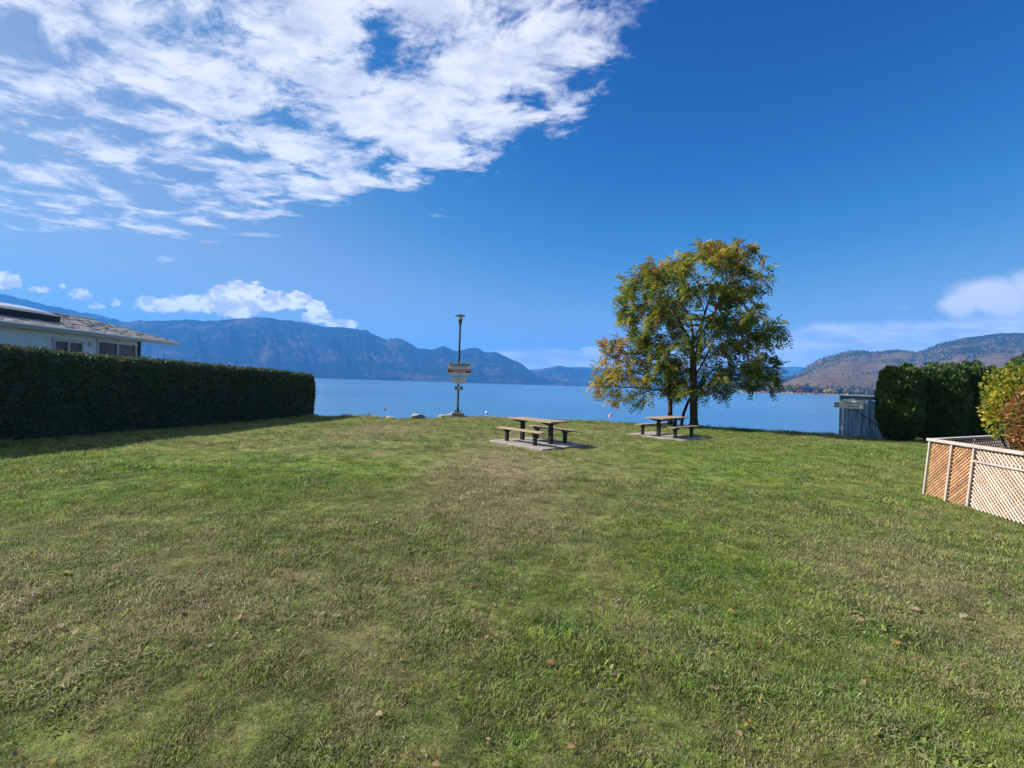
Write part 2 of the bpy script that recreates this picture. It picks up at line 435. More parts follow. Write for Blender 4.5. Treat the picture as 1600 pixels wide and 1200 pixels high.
M = dict(
    turf=turf_mat(), blade=blade_mat(), water=water_mat(),
    concrete=pmat('concrete', (0.30, 0.275, 0.25), 0.9, col2=(0.215, 0.195, 0.175), vscale=3.0, bump=0.004, bscale=60, detail=8),
    rock=pmat('boulder', (0.36, 0.33, 0.29), 0.9, col2=(0.20, 0.19, 0.18), vscale=4.0, bump=0.03, bscale=9),
    black_metal=pmat('dark_painted_metal', (0.018, 0.018, 0.020), 0.45, spec=0.4, var=0.4, vscale=12),
    plank=pmat('weathered_plank', (0.34, 0.27, 0.20), 0.75, col2=(0.23, 0.17, 0.12), vscale=6.0, stretch=(1.0, 9.0, 1.0), bump=0.003, bscale=40, rand=0.15),
    post=pmat('green_grey_post_paint', (0.050, 0.075, 0.085), 0.45, var=0.35, vscale=9, spec=0.4),
    white=pmat('white_paint', (0.62, 0.61, 0.59), 0.55, var=0.12, vscale=6),
    sign_white=pmat('sign_white', (0.70, 0.70, 0.69), 0.45, var=0.08, vscale=5),
    red=pmat('sign_red', (0.42, 0.035, 0.035), 0.45), ink=pmat('sign_ink', (0.03, 0.03, 0.035), 0.6),
    green_sign=pmat('sign_green', (0.16, 0.22, 0.17), 0.5, var=0.2, vscale=9),
    glass=pmat('frosted_lamp_glass', (0.75, 0.74, 0.70), 0.3, spec=0.5),
    bark=pmat('bark', (0.105, 0.078, 0.060), 0.95, col2=(0.050, 0.038, 0.030), vscale=9, stretch=(1, 1, 0.22), bump=0.02, bscale=26),
    twig=pmat('twig_bark', (0.050, 0.040, 0.034), 0.9, var=0.4, vscale=8),
    leaf=leafmat('tree_leaf', transl=0.45),
    shrub_leaf=leafmat('shrub_leaf', transl=0.4),
    cedar=leafmat('cedar_spray', transl=0.22, rough=0.55, spec=0.45),
    cedar_core=pmat('cedar_inner_foliage', (0.075, 0.110, 0.065), 1.0, var=0.5, vscale=14, bump=0.05, bscale=16, spec=0.0),
    wall=pmat('house_wall_paint', (0.80, 0.81, 0.83), 0.8, var=0.08, vscale=1.5, bump=0.003, bscale=50),
    fascia=pmat('fascia_paint', (0.66, 0.66, 0.67), 0.6, var=0.1, vscale=3),
    dark_trim=pmat('dark_trim', (0.030, 0.033, 0.040), 0.5),
    shingle=pmat('roof_shingle', (0.40, 0.385, 0.37), 0.9, col2=(0.23, 0.22, 0.215), vscale=3.2, bump=0.006, bscale=80, detail=9),
    pane=pmat('window_glass', (0.10, 0.115, 0.14), 0.05, spec=0.9, col2=(0.05, 0.055, 0.065), vscale=1.2),
    dome=pmat('skylight_dome', (0.55, 0.52, 0.50), 0.10, spec=0.9),
    board=pmat('blue_grey_board', (0.16, 0.26, 0.38), 0.85, col2=(0.07, 0.115, 0.185), vscale=3.0, stretch=(7, 7, 0.6), bump=0.003, bscale=40, rand=0.3),
    pale_board=pmat('pale_board', (0.62, 0.61, 0.60), 0.7, var=0.15, vscale=5),
    lath_orange=pmat('orange_stained_lath', (0.46, 0.240, 0.105), 0.75, col2=(0.32, 0.155, 0.068), vscale=9, bump=0.002, bscale=60, rand=0.28),
    lath_white=pmat('whitewashed_lath', (0.50, 0.45, 0.40), 0.75, col2=(0.42, 0.30, 0.20), vscale=3.5, bump=0.002, bscale=60, ramp=(0.5, 0.75), rand=0.22),
    backing=pmat('brown_backing_board', (0.40, 0.215, 0.105), 0.85, col2=(0.27, 0.14, 0.068), vscale=5, stretch=(5, 5, 0.7), bump=0.002, bscale=50, rand=0.2),
    rail=pmat('pinkish_white_rail', (0.46, 0.41, 0.38), 0.7, col2=(0.37, 0.325, 0.295), vscale=5, bump=0.002, bscale=50, rand=0.1),
    soil=pmat('soil', (0.085, 0.062, 0.042), 1.0, var=0.5, vscale=9, bump=0.03, bscale=14),
    buoy_red=pmat('buoy_red', (0.62, 0.06, 0.05), 0.4), buoy_white=pmat('buoy_white', (0.78, 0.78, 0.78), 0.4), buoy_dark=pmat('buoy_dark', (0.10, 0.03, 0.06), 0.5),
    dead_leaf=leafmat('dead_leaf', transl=0.25, rough=0.8),
    house_far=pmat('far_house_wall', (0.58, 0.53, 0.47), 0.9, var=0.1), roof_far=pmat('far_house_roof', (0.17, 0.12, 0.10), 0.9),
    shore=pmat('far_beach', (0.22, 0.20, 0.17), 1.0, var=0.3, vscale=0.05, coords='World'),
)

# ---------------------------------------------------------------- ground, lake
WATER_Z = -1.30
CREST = np.array([gnd(*p)[:2] for p in ((300, 646), (420, 649), (500, 650.5), (560, 650.5), (600, 652.5), (650, 654.5), (690, 653.5), (714, 651.5), (740, 650.5), (790, 651.5), (850, 654), (900, 657), (960, 659.5), (1020, 662.5),
                                               (1084, 665.5), (1130, 669), (1200, 673), (1260, 676.5), (1310, 679.5), (1380, 685))])
CREST = np.concatenate([CREST, [[CREST[-1, 0] + 1.2, CREST[-1, 1] + 3.5], [CREST[-1, 0] + 12, CREST[-1, 1] + 6.0]]])
def crest(x):
    return np.interp(x, CREST[:, 0], CREST[:, 1])
def zlawn(x, y):
    x, y = np.asarray(x, float), np.asarray(y, float)
    n = 0.05 * fbm(x * 0.45, y * 0.45, 3, 3) + 0.018 * fbm(x * 2.2, y * 2.2, 2, 9)
    return n * np.clip((y - 1.0) / 3.0, 0, 1)

def ground():
    # columns closer together in view; rows close to the lawn edge dense
    xs = np.concatenate([np.linspace(-600, -40, 15), np.linspace(-34, 34, 260), np.linspace(40, 600, 15)])
    r1 = np.concatenate([np.linspace(-400, -30, 12), np.linspace(-24, 0, 10), np.linspace(0.4, 20.5, 150)])   # 0..20.5 share of the way to the edge
    V, rows = [], 0
    C = crest(xs)
    for r in r1:
        y = r if r <= 0 else None
        Y = np.full_like(xs, r) if r <= 0 else (C - 0.6) * r / 20.5
        V.append(np.stack([xs, Y, zlawn(xs, Y)], 1)); rows += 1
    for dy, z in ((-0.3, -0.004), (0.0, -0.03), (0.25, -0.10), (0.6, -0.28), (1.2, -0.58), (2.2, -0.86), (3.8, -1.10), (6.0, -1.32), (10, -1.8), (20, -3.0), (60, -5.0), (11000, -5.5)):
        Y = C + dy
        jit = 0.05 * fbm(xs * 1.3, Y * 1.3, 3, 21) * (1 if dy < 10 else 0)
        V.append(np.stack([xs * (1 if dy < 100 else 16), Y, z + zlawn(xs, C) * (1 if dy < 0.5 else 0) + jit], 1)); rows += 1
    V = np.concatenate(V); nx = len(xs)
    i, j = np.meshgrid(np.arange(rows - 1), np.arange(nx - 1), indexing='ij')
    a = (i * nx + j).ravel()
    me = mesh_np('ground', V, np.stack([a, a + 1, a + nx + 1, a + nx], 1), M['turf'], smooth=True)
    tag(link_mesh('ground', me), kind='structure')
ground()

def lake():
    V = [(-9800, 20.0, WATER_Z), (9800, 20.0, WATER_Z), (9800, 11900, WATER_Z), (-9800, 11900, WATER_Z)]
    me = mesh_np('lake', V, [(0, 1, 2, 3)], M['water']); tag(link_mesh('lake', me), kind='structure')
lake()

# ---------------------------------------------------------------- hills across the lake
def hill(name, sky, Ys, Yr, mat, seed, nu=420, nv=46, rough=0.10, gully=26.0, jag=0.0, base=None, prof=1.0):
    """sky: (pixel x, pixel y of the skyline); Ys, Yr: metres to the shore and to the ridge at the two ends"""
    sky = np.array(sky, float)
    px = np.linspace(sky[0, 0], sky[-1, 0], nu)
    py = np.interp(px, sky[:, 0], sky[:, 1]) + jag * fbm(px * 0.11, px * 0, 4, seed)
    s = (px - px[0]) / (px[-1] - px[0])
    yr = Yr[0] + (Yr[1] - Yr[0]) * s; ys = Ys[0] + (Ys[1] - Ys[0]) * s
    top = np.array([at(a, b, c) for a, b, c in zip(px, py, yr)])
    foot = np.array([at(a, 600 + (a - 800) * math.tan(ROLL), c) for a, c in zip(px, ys)]); foot[:, 2] = WATER_Z - 2.0
    V = []
    for k in range(nv):
        v = k / (nv - 1) * 1.35
        w = min(v, 1.0)
        P = foot + (top - foot) * w if v <= 1 else top + (top - foot) * (v - 1.0)
        hz = (top[:, 2] - WATER_Z)
        z = WATER_Z - 2 + hz * (w ** prof) if v <= 1 else top[:, 2] - hz * 1.6 * (v - 1.0) ** 1.1
        g = fbm(s * gully + 1.3 * v, v * 1.6 + np.zeros_like(s), 4, seed + 5, 0.55)
        g2 = fbm(s * gully * 5, v * 9 + np.zeros_like(s), 3, seed + 11)
        fade = math.sin(math.pi * min(w, 1.0)) ** 0.7 if v <= 1 else 0.0
        z = z + hz * rough * fade * (g * 1.6 + 0.35 * g2)
        side = (top - foot)[:, :2]; P = P.copy(); P[:, 2] = np.maximum(z, WATER_Z - 2.0 if w > 0 else -9)
        P[:, 1] += (yr - ys) * 0.10 * fade * fbm(s * gully * 0.8, v * 2.0 + np.zeros_like(s), 3, seed + 17)
        V.append(P)
    V = np.concatenate(V)
    i, j = np.meshgrid(np.arange(nv - 1), np.arange(nu - 1), indexing='ij'); a = (i * nu + j).ravel()
    me = mesh_np(name, V, np.stack([a, a + 1, a + nu + 1, a + nu], 1), mat, smooth=True)
    return tag(link_mesh(name, me), kind='structure'), V.reshape(nv, nu, 3)

blue_hill = hill_mat('far_wooded_slope', (0.013, 0.025, 0.020), (0.072, 0.054, 0.044), (0.095, 0.064, 0.056), 0.0016, 0.47)
far_hill = hill_mat('distant_slope', (0.012, 0.024, 0.020), (0.050, 0.050, 0.042), (0.07, 0.055, 0.05), 0.0012, 0.44)
brown_hill = hill_mat('dry_grass_slope', (0.026, 0.032, 0.022), (0.145, 0.100, 0.050), (0.088, 0.062, 0.038), 0.0042, 0.60, up=(60.0, 330.0, 0.12))

hill('mountain_range', [(-1500, 540), (-900, 480), (-500, 458), (-250, 450), (-100, 452), (0, 458), (20, 463), (50, 470), (80, 478), (120, 485), (160, 492), (190, 501), (230, 512), (300, 540), (340, 560)], (4300, 3900), (5600, 5600), far_hill, 3, nu=300, jag=3)
hill('mountain_range', [(110, 560), (150, 530), (185, 506), (205, 502), (230, 500), (250, 501), (290, 500), (330, 501), (352, 500), (375, 497), (400, 496), (420, 496), (450, 500), (480, 505), (500, 509), (520, 511), (550, 512), (570, 515),
      (580, 520), (605, 531), (612, 529), (620, 528), (628, 530), (635, 533), (650, 543), (670, 546), (682, 545), (688, 542), (693, 540), (698, 541), (705, 545), (715, 549), (725, 547), (734, 543), (742, 543), (750, 545), (758, 549), (764, 550),
      (770, 549), (778, 551), (790, 556), (800, 561), (815, 568), (826, 578), (850, 588), (900, 600)], (3300, 4600), (5200, 5600), blue_hill, 40, nu=700, nv=70, jag=2.2, rough=0.11)
hill('distant_hills', [(760, 585), (800, 580), (830, 579), (850, 575), (875, 571), (890, 573), (905, 575), (925, 578), (960, 581), (1000, 586), (1040, 598)], (5600, 5600), (6800, 7000), blue_hill, 77, nu=200, nv=30, jag=1.5)
hill('distant_hills', [(780, 580), (900, 573), (1000, 578), (1100, 577), (1180, 573), (1205, 573), (1240, 573), (1262, 574), (1300, 580), (1400, 590), (1500, 596)], (7800, 6500), (9600, 8600), far_hill, 91, nu=200, nv=24, jag=1.0)
hill_obj, HV = hill('dry_hill', [(1120, 613), (1160, 611), (1195, 606), (1215, 598), (1230, 590), (1250, 581), (1262, 573), (1272, 566), (1283, 560), (1300, 555), (1330, 548), (1345, 547), (1360, 550), (1380, 547), (1400, 545), (1430, 549), (1445, 546), (1470, 536), (1500, 528), (1520, 525),
      (1560, 520), (1600, 519), (1700, 512), (1900, 520), (2300, 530), (3200, 540)], (1250, 700), (2900, 2100), brown_hill, 120, nu=520, nv=60, jag=1.2, rough=0.08, gully=16, prof=1.15)

def far_beach():
    px = np.linspace(1090, 1500, 80)
    A = [at(p, 600 + (p - 800) * math.tan(ROLL), 1150 - (p - 1090) * 0.25) for p in px]
    V = []
    for k, p in enumerate(A):
        V += [(p[0], p[1] - 6 - 4 * math.sin(k * .7), WATER_Z - 0.3), (p[0], p[1] + 12, WATER_Z + 1.2), (p[0] * 1.02, p[1] + 260, WATER_Z + 6.0)]
    Fc = []
    for k in range(79):
        for q in range(2): a = k * 3 + q; Fc.append((a, a + 3, a + 4, a + 1))
    tag(link_mesh('far_shore', mesh_np('far_shore', V, Fc, M['shore'])), kind='structure')
far_beach()

# ---------------------------------------------------------------- vegetation helpers
def sprays(P, N, size, nleaf=5, spread=0.9, width=0.22, droop=0.0, out=0.6, up=0.4):
    """a fan of slim leaflets at every point P, leaning along N and upward; returns verts, quads, index of the spray"""
    n = len(P)
    D = N * out + np.array((0, 0, up)) + rng.normal(0, 0.35, (n, 3)); D /= np.linalg.norm(D, axis=1)[:, None]
    R = rng.normal(0, 1, (n, 3)); S = np.cross(D, R); S /= np.linalg.norm(S, axis=1)[:, None]
    sz = size * rng.uniform(0.6, 1.35, n)
    V = np.zeros((n, nleaf, 4, 3))
    for k in range(nleaf):
        a = (k / (nleaf - 1) - 0.5) * 2 * spread if nleaf > 1 else 0.0
        d = D * math.cos(a) + S * math.sin(a); d = d + np.array((0, 0, -droop)); d /= np.linalg.norm(d, axis=1)[:, None]
        s = np.cross(d, R); s /= np.linalg.norm(s, axis=1)[:, None]
        L = (sz * (1.0 - 0.35 * abs(a) / max(spread, .01)))[:, None]; w = L * width
        b = P + d * L * 0.08 * k / nleaf
        V[:, k, 0] = b; V[:, k, 1] = b + d * L * 0.55 + s * w; V[:, k, 2] = b + d * L; V[:, k, 3] = b + d * L * 0.5 - s * w
    Fc = np.arange(n * nleaf * 4).reshape(-1, 4)
    return V.reshape(-1, 3), Fc, np.repeat(np.arange(n), nleaf * 4)

def compound(P, D, size, pairs=5):
    """compound leaves: leaflets in pairs along a drooping rachis"""
    n = len(P)
    D = D / np.linalg.norm(D, axis=1)[:, None]
    R = np.tile((0.0, 0.0, 1.0), (n, 1)) + rng.normal(0, 0.35, (n, 3))
    S = np.cross(D, R); S /= np.linalg.norm(S, axis=1)[:, None] + 1e-9
    U = np.cross(S, D)
    L = (size * rng.uniform(0.65, 1.3, n))[:, None]
    out = []
    for k in range(pairs):
        f = (k + 0.6) / pairs
        c = P + D * L * f + np.array((0, 0, -1)) * L * 0.30 * f * f
        for sgn in (-1, 1):
            d = S * sgn * 0.85 + D * 0.55 + np.array((0, 0, -0.35)) + rng.normal(0, 0.16, (n, 3)); d /= np.linalg.norm(d, axis=1)[:, None]
            ll = L * 0.40 * (1.0 - 0.35 * abs(f - 0.45)); w = np.cross(d, U); w /= np.linalg.norm(w, axis=1)[:, None] + 1e-9
            q = np.stack([c, c + d * ll * 0.45 + w * ll * 0.21, c + d * ll, c + d * ll * 0.45 - w * ll * 0.21], 1)
            out.append(q)
    V = np.stack(out, 1).reshape(-1, 3)
    return V, np.arange(len(V)).reshape(-1, 4), np.repeat(np.arange(n), pairs * 8)

def sample_surface(V, Fc, n):
    V, Fc = np.asarray(V), np.asarray(Fc)
    T = np.concatenate([Fc[:, [0, 1, 2]], Fc[:, [0, 2, 3]]]) if Fc.shape[1] == 4 else Fc
    A, B, C = V[T[:, 0]], V[T[:, 1]], V[T[:, 2]]
    X = np.cross(B - A, C - A); ar = np.linalg.norm(X, axis=1)
    k = rng.choice(len(T), n, p=ar / ar.sum())
    r1, r2 = np.sqrt(rng.random(n)), rng.random(n)
    P = A[k] * (1 - r1)[:, None] + B[k] * (r1 * (1 - r2))[:, None] + C[k] * (r1 * r2)[:, None]
    return P, X[k] / (ar[k][:, None] + 1e-12)

def colonise(att, nodes, par, step=0.22, di=1.6, dk=0.42, iters=140, seed=0):
    """space colonisation: grows a branch skeleton into the attraction points"""
    r = np.random.default_rng(seed)
    N = [np.array(p) for p in nodes]; par = list(par)
    A = att.copy(); alive = np.ones(len(A), bool)
    best = np.full(len(A), 1e9); bi = np.zeros(len(A), int)
    def upd(lo):
        Q = np.array(N[lo:])
        if not len(Q): return
        d = np.linalg.norm(A[:, None] - Q[None], axis=2); k = d.argmin(1); dd = d[np.arange(len(A)), k]
        m = dd < best; best[m] = dd[m]; bi[m] = k[m] + lo
    upd(0)
    reach = di
    for it in range(iters):
        alive &= best > dk
        use = alive & (best < reach)
        if not use.any():
            if not alive.any() or reach > 8: break
            reach *= 1.4; continue
        lo = len(N)
        NN = np.array(N)
        for k in np.unique(bi[use]):
            sel = use & (bi == k)
            v = A[sel] - NN[k]; v /= np.linalg.norm(v, axis=1)[:, None]
            d = v.mean(0) + r.normal(0, 0.12, 3)
            if par[k] >= 0:
                pd = NN[k] - NN[par[k]]; d = d + 0.35 * pd / (np.linalg.norm(pd) + 1e-9)
            d /= np.linalg.norm(d) + 1e-9
            N.append(NN[k] + d * step); par.append(int(k))
        upd(lo)
        if len(N) > 6000: break
    return np.array(N), np.array(par)

def skeleton_mesh(N, par, tip=0.007, power=2.35, base_r=None, fix=None):
    n = len(N); ch = [[] for _ in range(n)]
    for i in range(n):
        if par[i] >= 0: ch[par[i]].append(i)
    acc = np.zeros(n)
    for i in range(n - 1, -1, -1):
        v = acc[i] if ch[i] else tip ** power
        acc[i] = v
        if par[i] >= 0: acc[par[i]] += v
    rad = acc ** (1 / power)
    if base_r: rad = tip + (base_r - tip) * ((rad - tip) / (rad[0] - tip)).clip(0, None) ** 1.2
    for i_, r_ in (fix or {}).items(): rad[i_] = max(rad[i_], r_)
    thick, thin = MB(), MB()
    stack = [0]; seen = set()
    for i in range(n):
        if par[i] >= 0: continue
        todo = [(i, None)]
        while todo:
            s, prev = todo.pop()
            path = [prev, s] if prev is not None else [s]
            cur = s
            while ch[cur]:
                nx = max(ch[cur], key=lambda q: rad[q])
                for o in ch[cur]:
                    if o != nx: todo.append((o, cur))
                path.append(nx); cur = nx
            if len(path) < 2: continue
            pts = N[path].copy(); rr = rad[path].copy()
            if prev is not None: rr[0] = rr[1]
            # smooth the path a little
            for _ in range(2):
                if len(pts) > 2: pts[1:-1] = 0.5 * pts[1:-1] + 0.25 * (pts[:-2] + pts[2:])
            k = int((rr > 0.06).sum())
            if k >= 2:
                thick.tube(pts[:k + 1], rr[:k + 1], 10)
                if len(pts) - k >= 2: thin.tube(pts[k - 1:], rr[k - 1:], 5)
            else: thin.tube(pts, rr, 5 if rr.max() > 0.015 else 4, cap=False)
    return thick, thin, rad, ch

# ---------------------------------------------------------------- the lakeside trees
def pick_tint(n, weights, cols, jit=0.22):
    cols = np.array(cols); k = np.array([rng.choice(len(cols), p=w / w.sum()) for w in weights])
    c = cols[k] * rng.uniform(1 - jit, 1 + jit, (n, 1)) * rng.uniform(0.92, 1.08, (n, 3))
    return c
GREEN, OLIVE, YELL, ORNG, PINK = (0.090, 0.150, 0.030), (0.215, 0.235, 0.034), (0.390, 0.315, 0.040), (0.370, 0.190, 0.034), (0.370, 0.145, 0.095)

def crown_points(n, prof, base, depth_k, seed, shell=0.62, gap=0.0, per=11):
    """random points inside a crown whose left and right limits per pixel row are given in prof (py, left px, right px)"""
    r = np.random.default_rng(seed); prof = np.array(prof, float); Y = base[1]
    out = []
    while len(out) < n:
        py = r.uniform(prof[0, 0], prof[-1, 0]); l, R = np.interp(py, prof[:, 0], prof[:, 1]), np.interp(py, prof[:, 0], prof[:, 2])
        if r.random() > (R - l) / (prof[:, 2] - prof[:, 1]).max(): continue
        c, h = (l + R) / 2, (R - l) / 2
        a, q = r.uniform(0, 2 * math.pi), math.sqrt(r.uniform(shell ** 2 if r.random() < 0.72 else 0.02, 1.0))
        p = at(c + h * q * math.cos(a), py, Y); p[1] += h * q * math.sin(a) * Y / F * depth_k
        if vnoise(p[0] * 0.9 + 31, p[1] * 0.9 + p[2] * 1.1, seed) < gap: continue
        out.append(p)
    C = np.array(out)
    Q = np.repeat(C, per, axis=0) + r.normal(0, 1, (n * per, 3)) * np.array((0.31, 0.31, 0.15))
    return Q, C

def foliage_tree(name, label, trunk_paths, att, base_r, seed, lsize, per, tintfn, step=0.22):
    nodes, par = [], []
    for path in trunk_paths:
        for k, p in enumerate(path):
            if k == 0 and isinstance(p, int): last = p; continue
            nodes.append(np.array(p)); par.append(last if k > 0 else -1); last = len(nodes) - 1
    att, clumps = att
    N, par = colonise(att, nodes, par, step=step, di=1.6, dk=0.24, seed=seed)
    fix = {}; cnt = 0
    for q, path in enumerate(trunk_paths):
        for k, p in enumerate(path):
            if isinstance(p, int): continue
            if q > 0 and not isinstance(path[0], int): fix[cnt] = 0.085 * (1 - 0.5 * k / len(path))
            cnt += 1
    thick, thin, rad, ch = skeleton_mesh(N, par, base_r=base_r, fix=fix)
    root = empty(name, nodes[0])
    # root flare
    b = np.array(nodes[0]); thick.lathe(b, [(base_r * 1.75, -0.12), (base_r * 1.45, 0.04), (base_r * 1.15, 0.18), (base_r * 0.98, 0.42)], 12)
    thick.build('trunk', M['bark'], root, smooth=True)
    thin.build('branches', M['twig'], root, smooth=True)
    near = np.array([np.linalg.norm(clumps - p, axis=1).min() for p in N])
    cand = np.where((rad < 0.018) & (near < 0.52))[0]
    idx = np.repeat(cand, per); idx = idx[rng.random(len(idx)) < 0.92]
    P = N[idx] + rng.normal(0, 0.09, (len(idx), 3))
    pdir = N[idx] - N[np.maximum(par[idx], 0)]
    pdir /= np.linalg.norm(pdir, axis=1)[:, None] + 1e-9
    D = pdir * 0.7 + rng.normal(0, 0.6, (len(idx), 3)) + np.array((0, 0, 0.05))
    V, Fc, k = compound(P, D, lsize); print(name, len(N), 'nodes', len(P), 'leaves')
    C = tintfn(P)
    link_mesh('crown', mesh_np('crown', V, Fc, M['leaf'], attr=C[k]), root)
    return root

def big_tree():
    base = gnd(1084, 667); base[2] = zlawn(base[0], base[1]) - 0.03; Y = base[1]
    profA = [(386, 1118, 1150), (396, 1080, 1172), (414, 1010, 1180), (444, 972, 1186), (480, 976, 1184), (505, 985, 1198), (525, 995, 1214), (550, 1003, 1196), (580, 1012, 1196), (600, 1035, 1200), (612, 1050, 1196)]
    att = crown_points(165, profA, base, 0.95, 5, shell=0.60, gap=-0.25)
    tr = [tuple(base)] + [tuple(at(px, py, Y)) for px, py in ((1084, 650), (1084, 632), (1084, 614), (1084, 590), (1083, 565), (1083, 535), (1083, 505))]
    l1 = [2, tuple(at(1095, 609, Y - 0.3)), tuple(at(1108, 596, Y - 0.7))]
    limbs, rl = [], np.random.default_rng(3)
    for q, st in enumerate((3, 3, 4, 4, 4, 5, 5, 5, 6, 6, 6, 7)):
        az = q * 2.4 + 0.4; p = np.array(tr[st]); el = math.radians(rl.uniform(38, 52)); path = [st]
        for k in range(int(rl.integers(6, 10))):
            p = p + 0.30 * np.array((math.cos(az) * math.cos(el), math.sin(az) * math.cos(el), math.sin(el))); el = min(el + 0.05, 1.35); az += rl.normal(0, 0.06); path.append(tuple(p))
        limbs.append(path)
    def tint(P):
        h = P[:, 2]; n = vnoise(P[:, 0] * 0.9, P[:, 2] * 0.9 + P[:, 1] * 0.5, 44)
        left = np.clip((base[0] - P[:, 0]) / 4.0, 0, 1); topf = np.clip((h - 6.6) / 2.2, 0, 1)
        W = np.stack([1.0 - 0.75 * topf, 0.9 + 0.5 * left + 0.2 * topf, 0.10 + 0.5 * left * (n > 0) + 0.8 * topf, 0.03 + 1.1 * topf * (n > -0.15), 0.03 + 0.25 * (n > 0.28)], 1)
        return pick_tint(len(P), np.maximum(W, 0.001), (GREEN, OLIVE, YELL, ORNG, PINK))
    r = foliage_tree('lakeside_tree', '', [tr, l1] + limbs, att, 0.185, 11, 0.44, 5, tint)
    tag(r, 'tall spreading tree with green and orange leaves at the lawn edge', 'tree')

    b2 = gnd(1047, 663); b2[2] = zlawn(b2[0], b2[1]) - 0.03; Y2 = b2[1]
    profB = [(505, 958, 985), (520, 945, 1000), (545, 940, 1030), (565, 935, 1045), (590, 928, 1062), (608, 926, 1060), (622, 930, 1045), (632, 955, 1000)]
    att = crown_points(34, profB, b2, 0.9, 15, shell=0.66, gap=-0.25)
    tr = [tuple(b2)] + [tuple(at(px, py, Y2)) for px, py in ((1047, 648), (1047.5, 630), (1047, 612), (1044, 594), (1040, 575))]
    s0 = gnd(1058, 662); s0[1] = Y2; s0[2] = -0.05
    tr2 = [tuple(s0)] + [tuple(at(px, py, Y2)) for px, py in ((1065, 645), (1073, 629), (1083, 616), (1092, 603), (1100, 588))]
    def tint2(P):
        n = vnoise(P[:, 0] * 1.1 + 3, P[:, 2] * 1.1 + P[:, 1] * 0.5, 74)
        left = np.clip((b2[0] - P[:, 0]) / 3.0, 0, 1)
        up = np.clip((P[:, 2] - 3.6) / 1.0, 0, 1)
        W = np.stack([1.0 - 0.7 * left, 0.9 + 0 * n, 0.15 + 0.9 * left, 0.05 + 0.5 * left * (n > 0.1), 0.04 + 2.2 * up * (n > 0.0)], 1)
        return pick_tint(len(P), np.maximum(W, 0.001), (GREEN, OLIVE, YELL, ORNG, PINK))
    r = foliage_tree('lakeside_tree', '', [tr, tr2], att, 0.12, 12, 0.44, 4, tint2)
    tag(r, 'smaller slim-trunked tree with yellow and pink leaves left of the big trunk', 'tree')
big_tree()

# ---------------------------------------------------------------- clipped hedge and cedars
def cedar_tint(P, n0, dark=(0.066, 0.115, 0.062), light=(0.130, 0.185, 0.085), brown=(0.170, 0.120, 0.080), br=0.06, sc=1.4):
    n = fbm(P[:, 0] * sc + P[:, 1] * sc * .7, P[:, 2] * sc * 1.2 + P[:, 1] * sc * .5, 3, 61)
    f = np.clip(0.5 + n * 0.9 + rng.normal(0, 0.22, len(P)), 0, 1)[:, None]
    C = np.array(dark) * (1 - f) + np.array(light) * f
    n3 = fbm((P[:, 0] + P[:, 1]) * 0.9, P[:, 2] * 0.35, 3, 83); g = np.clip((n3 - 0.05) * 1.6, 0, 0.55)[:, None] * (br > 0.07); C = C * (1 - g) + np.array(brown) * 0.75 * g
    k = rng.random(len(P)) < br * (1 + 3 * (n > 0.25)); C[k] = np.array(brown) * rng.uniform(0.6, 1.3, (k.sum(), 1))
    return C

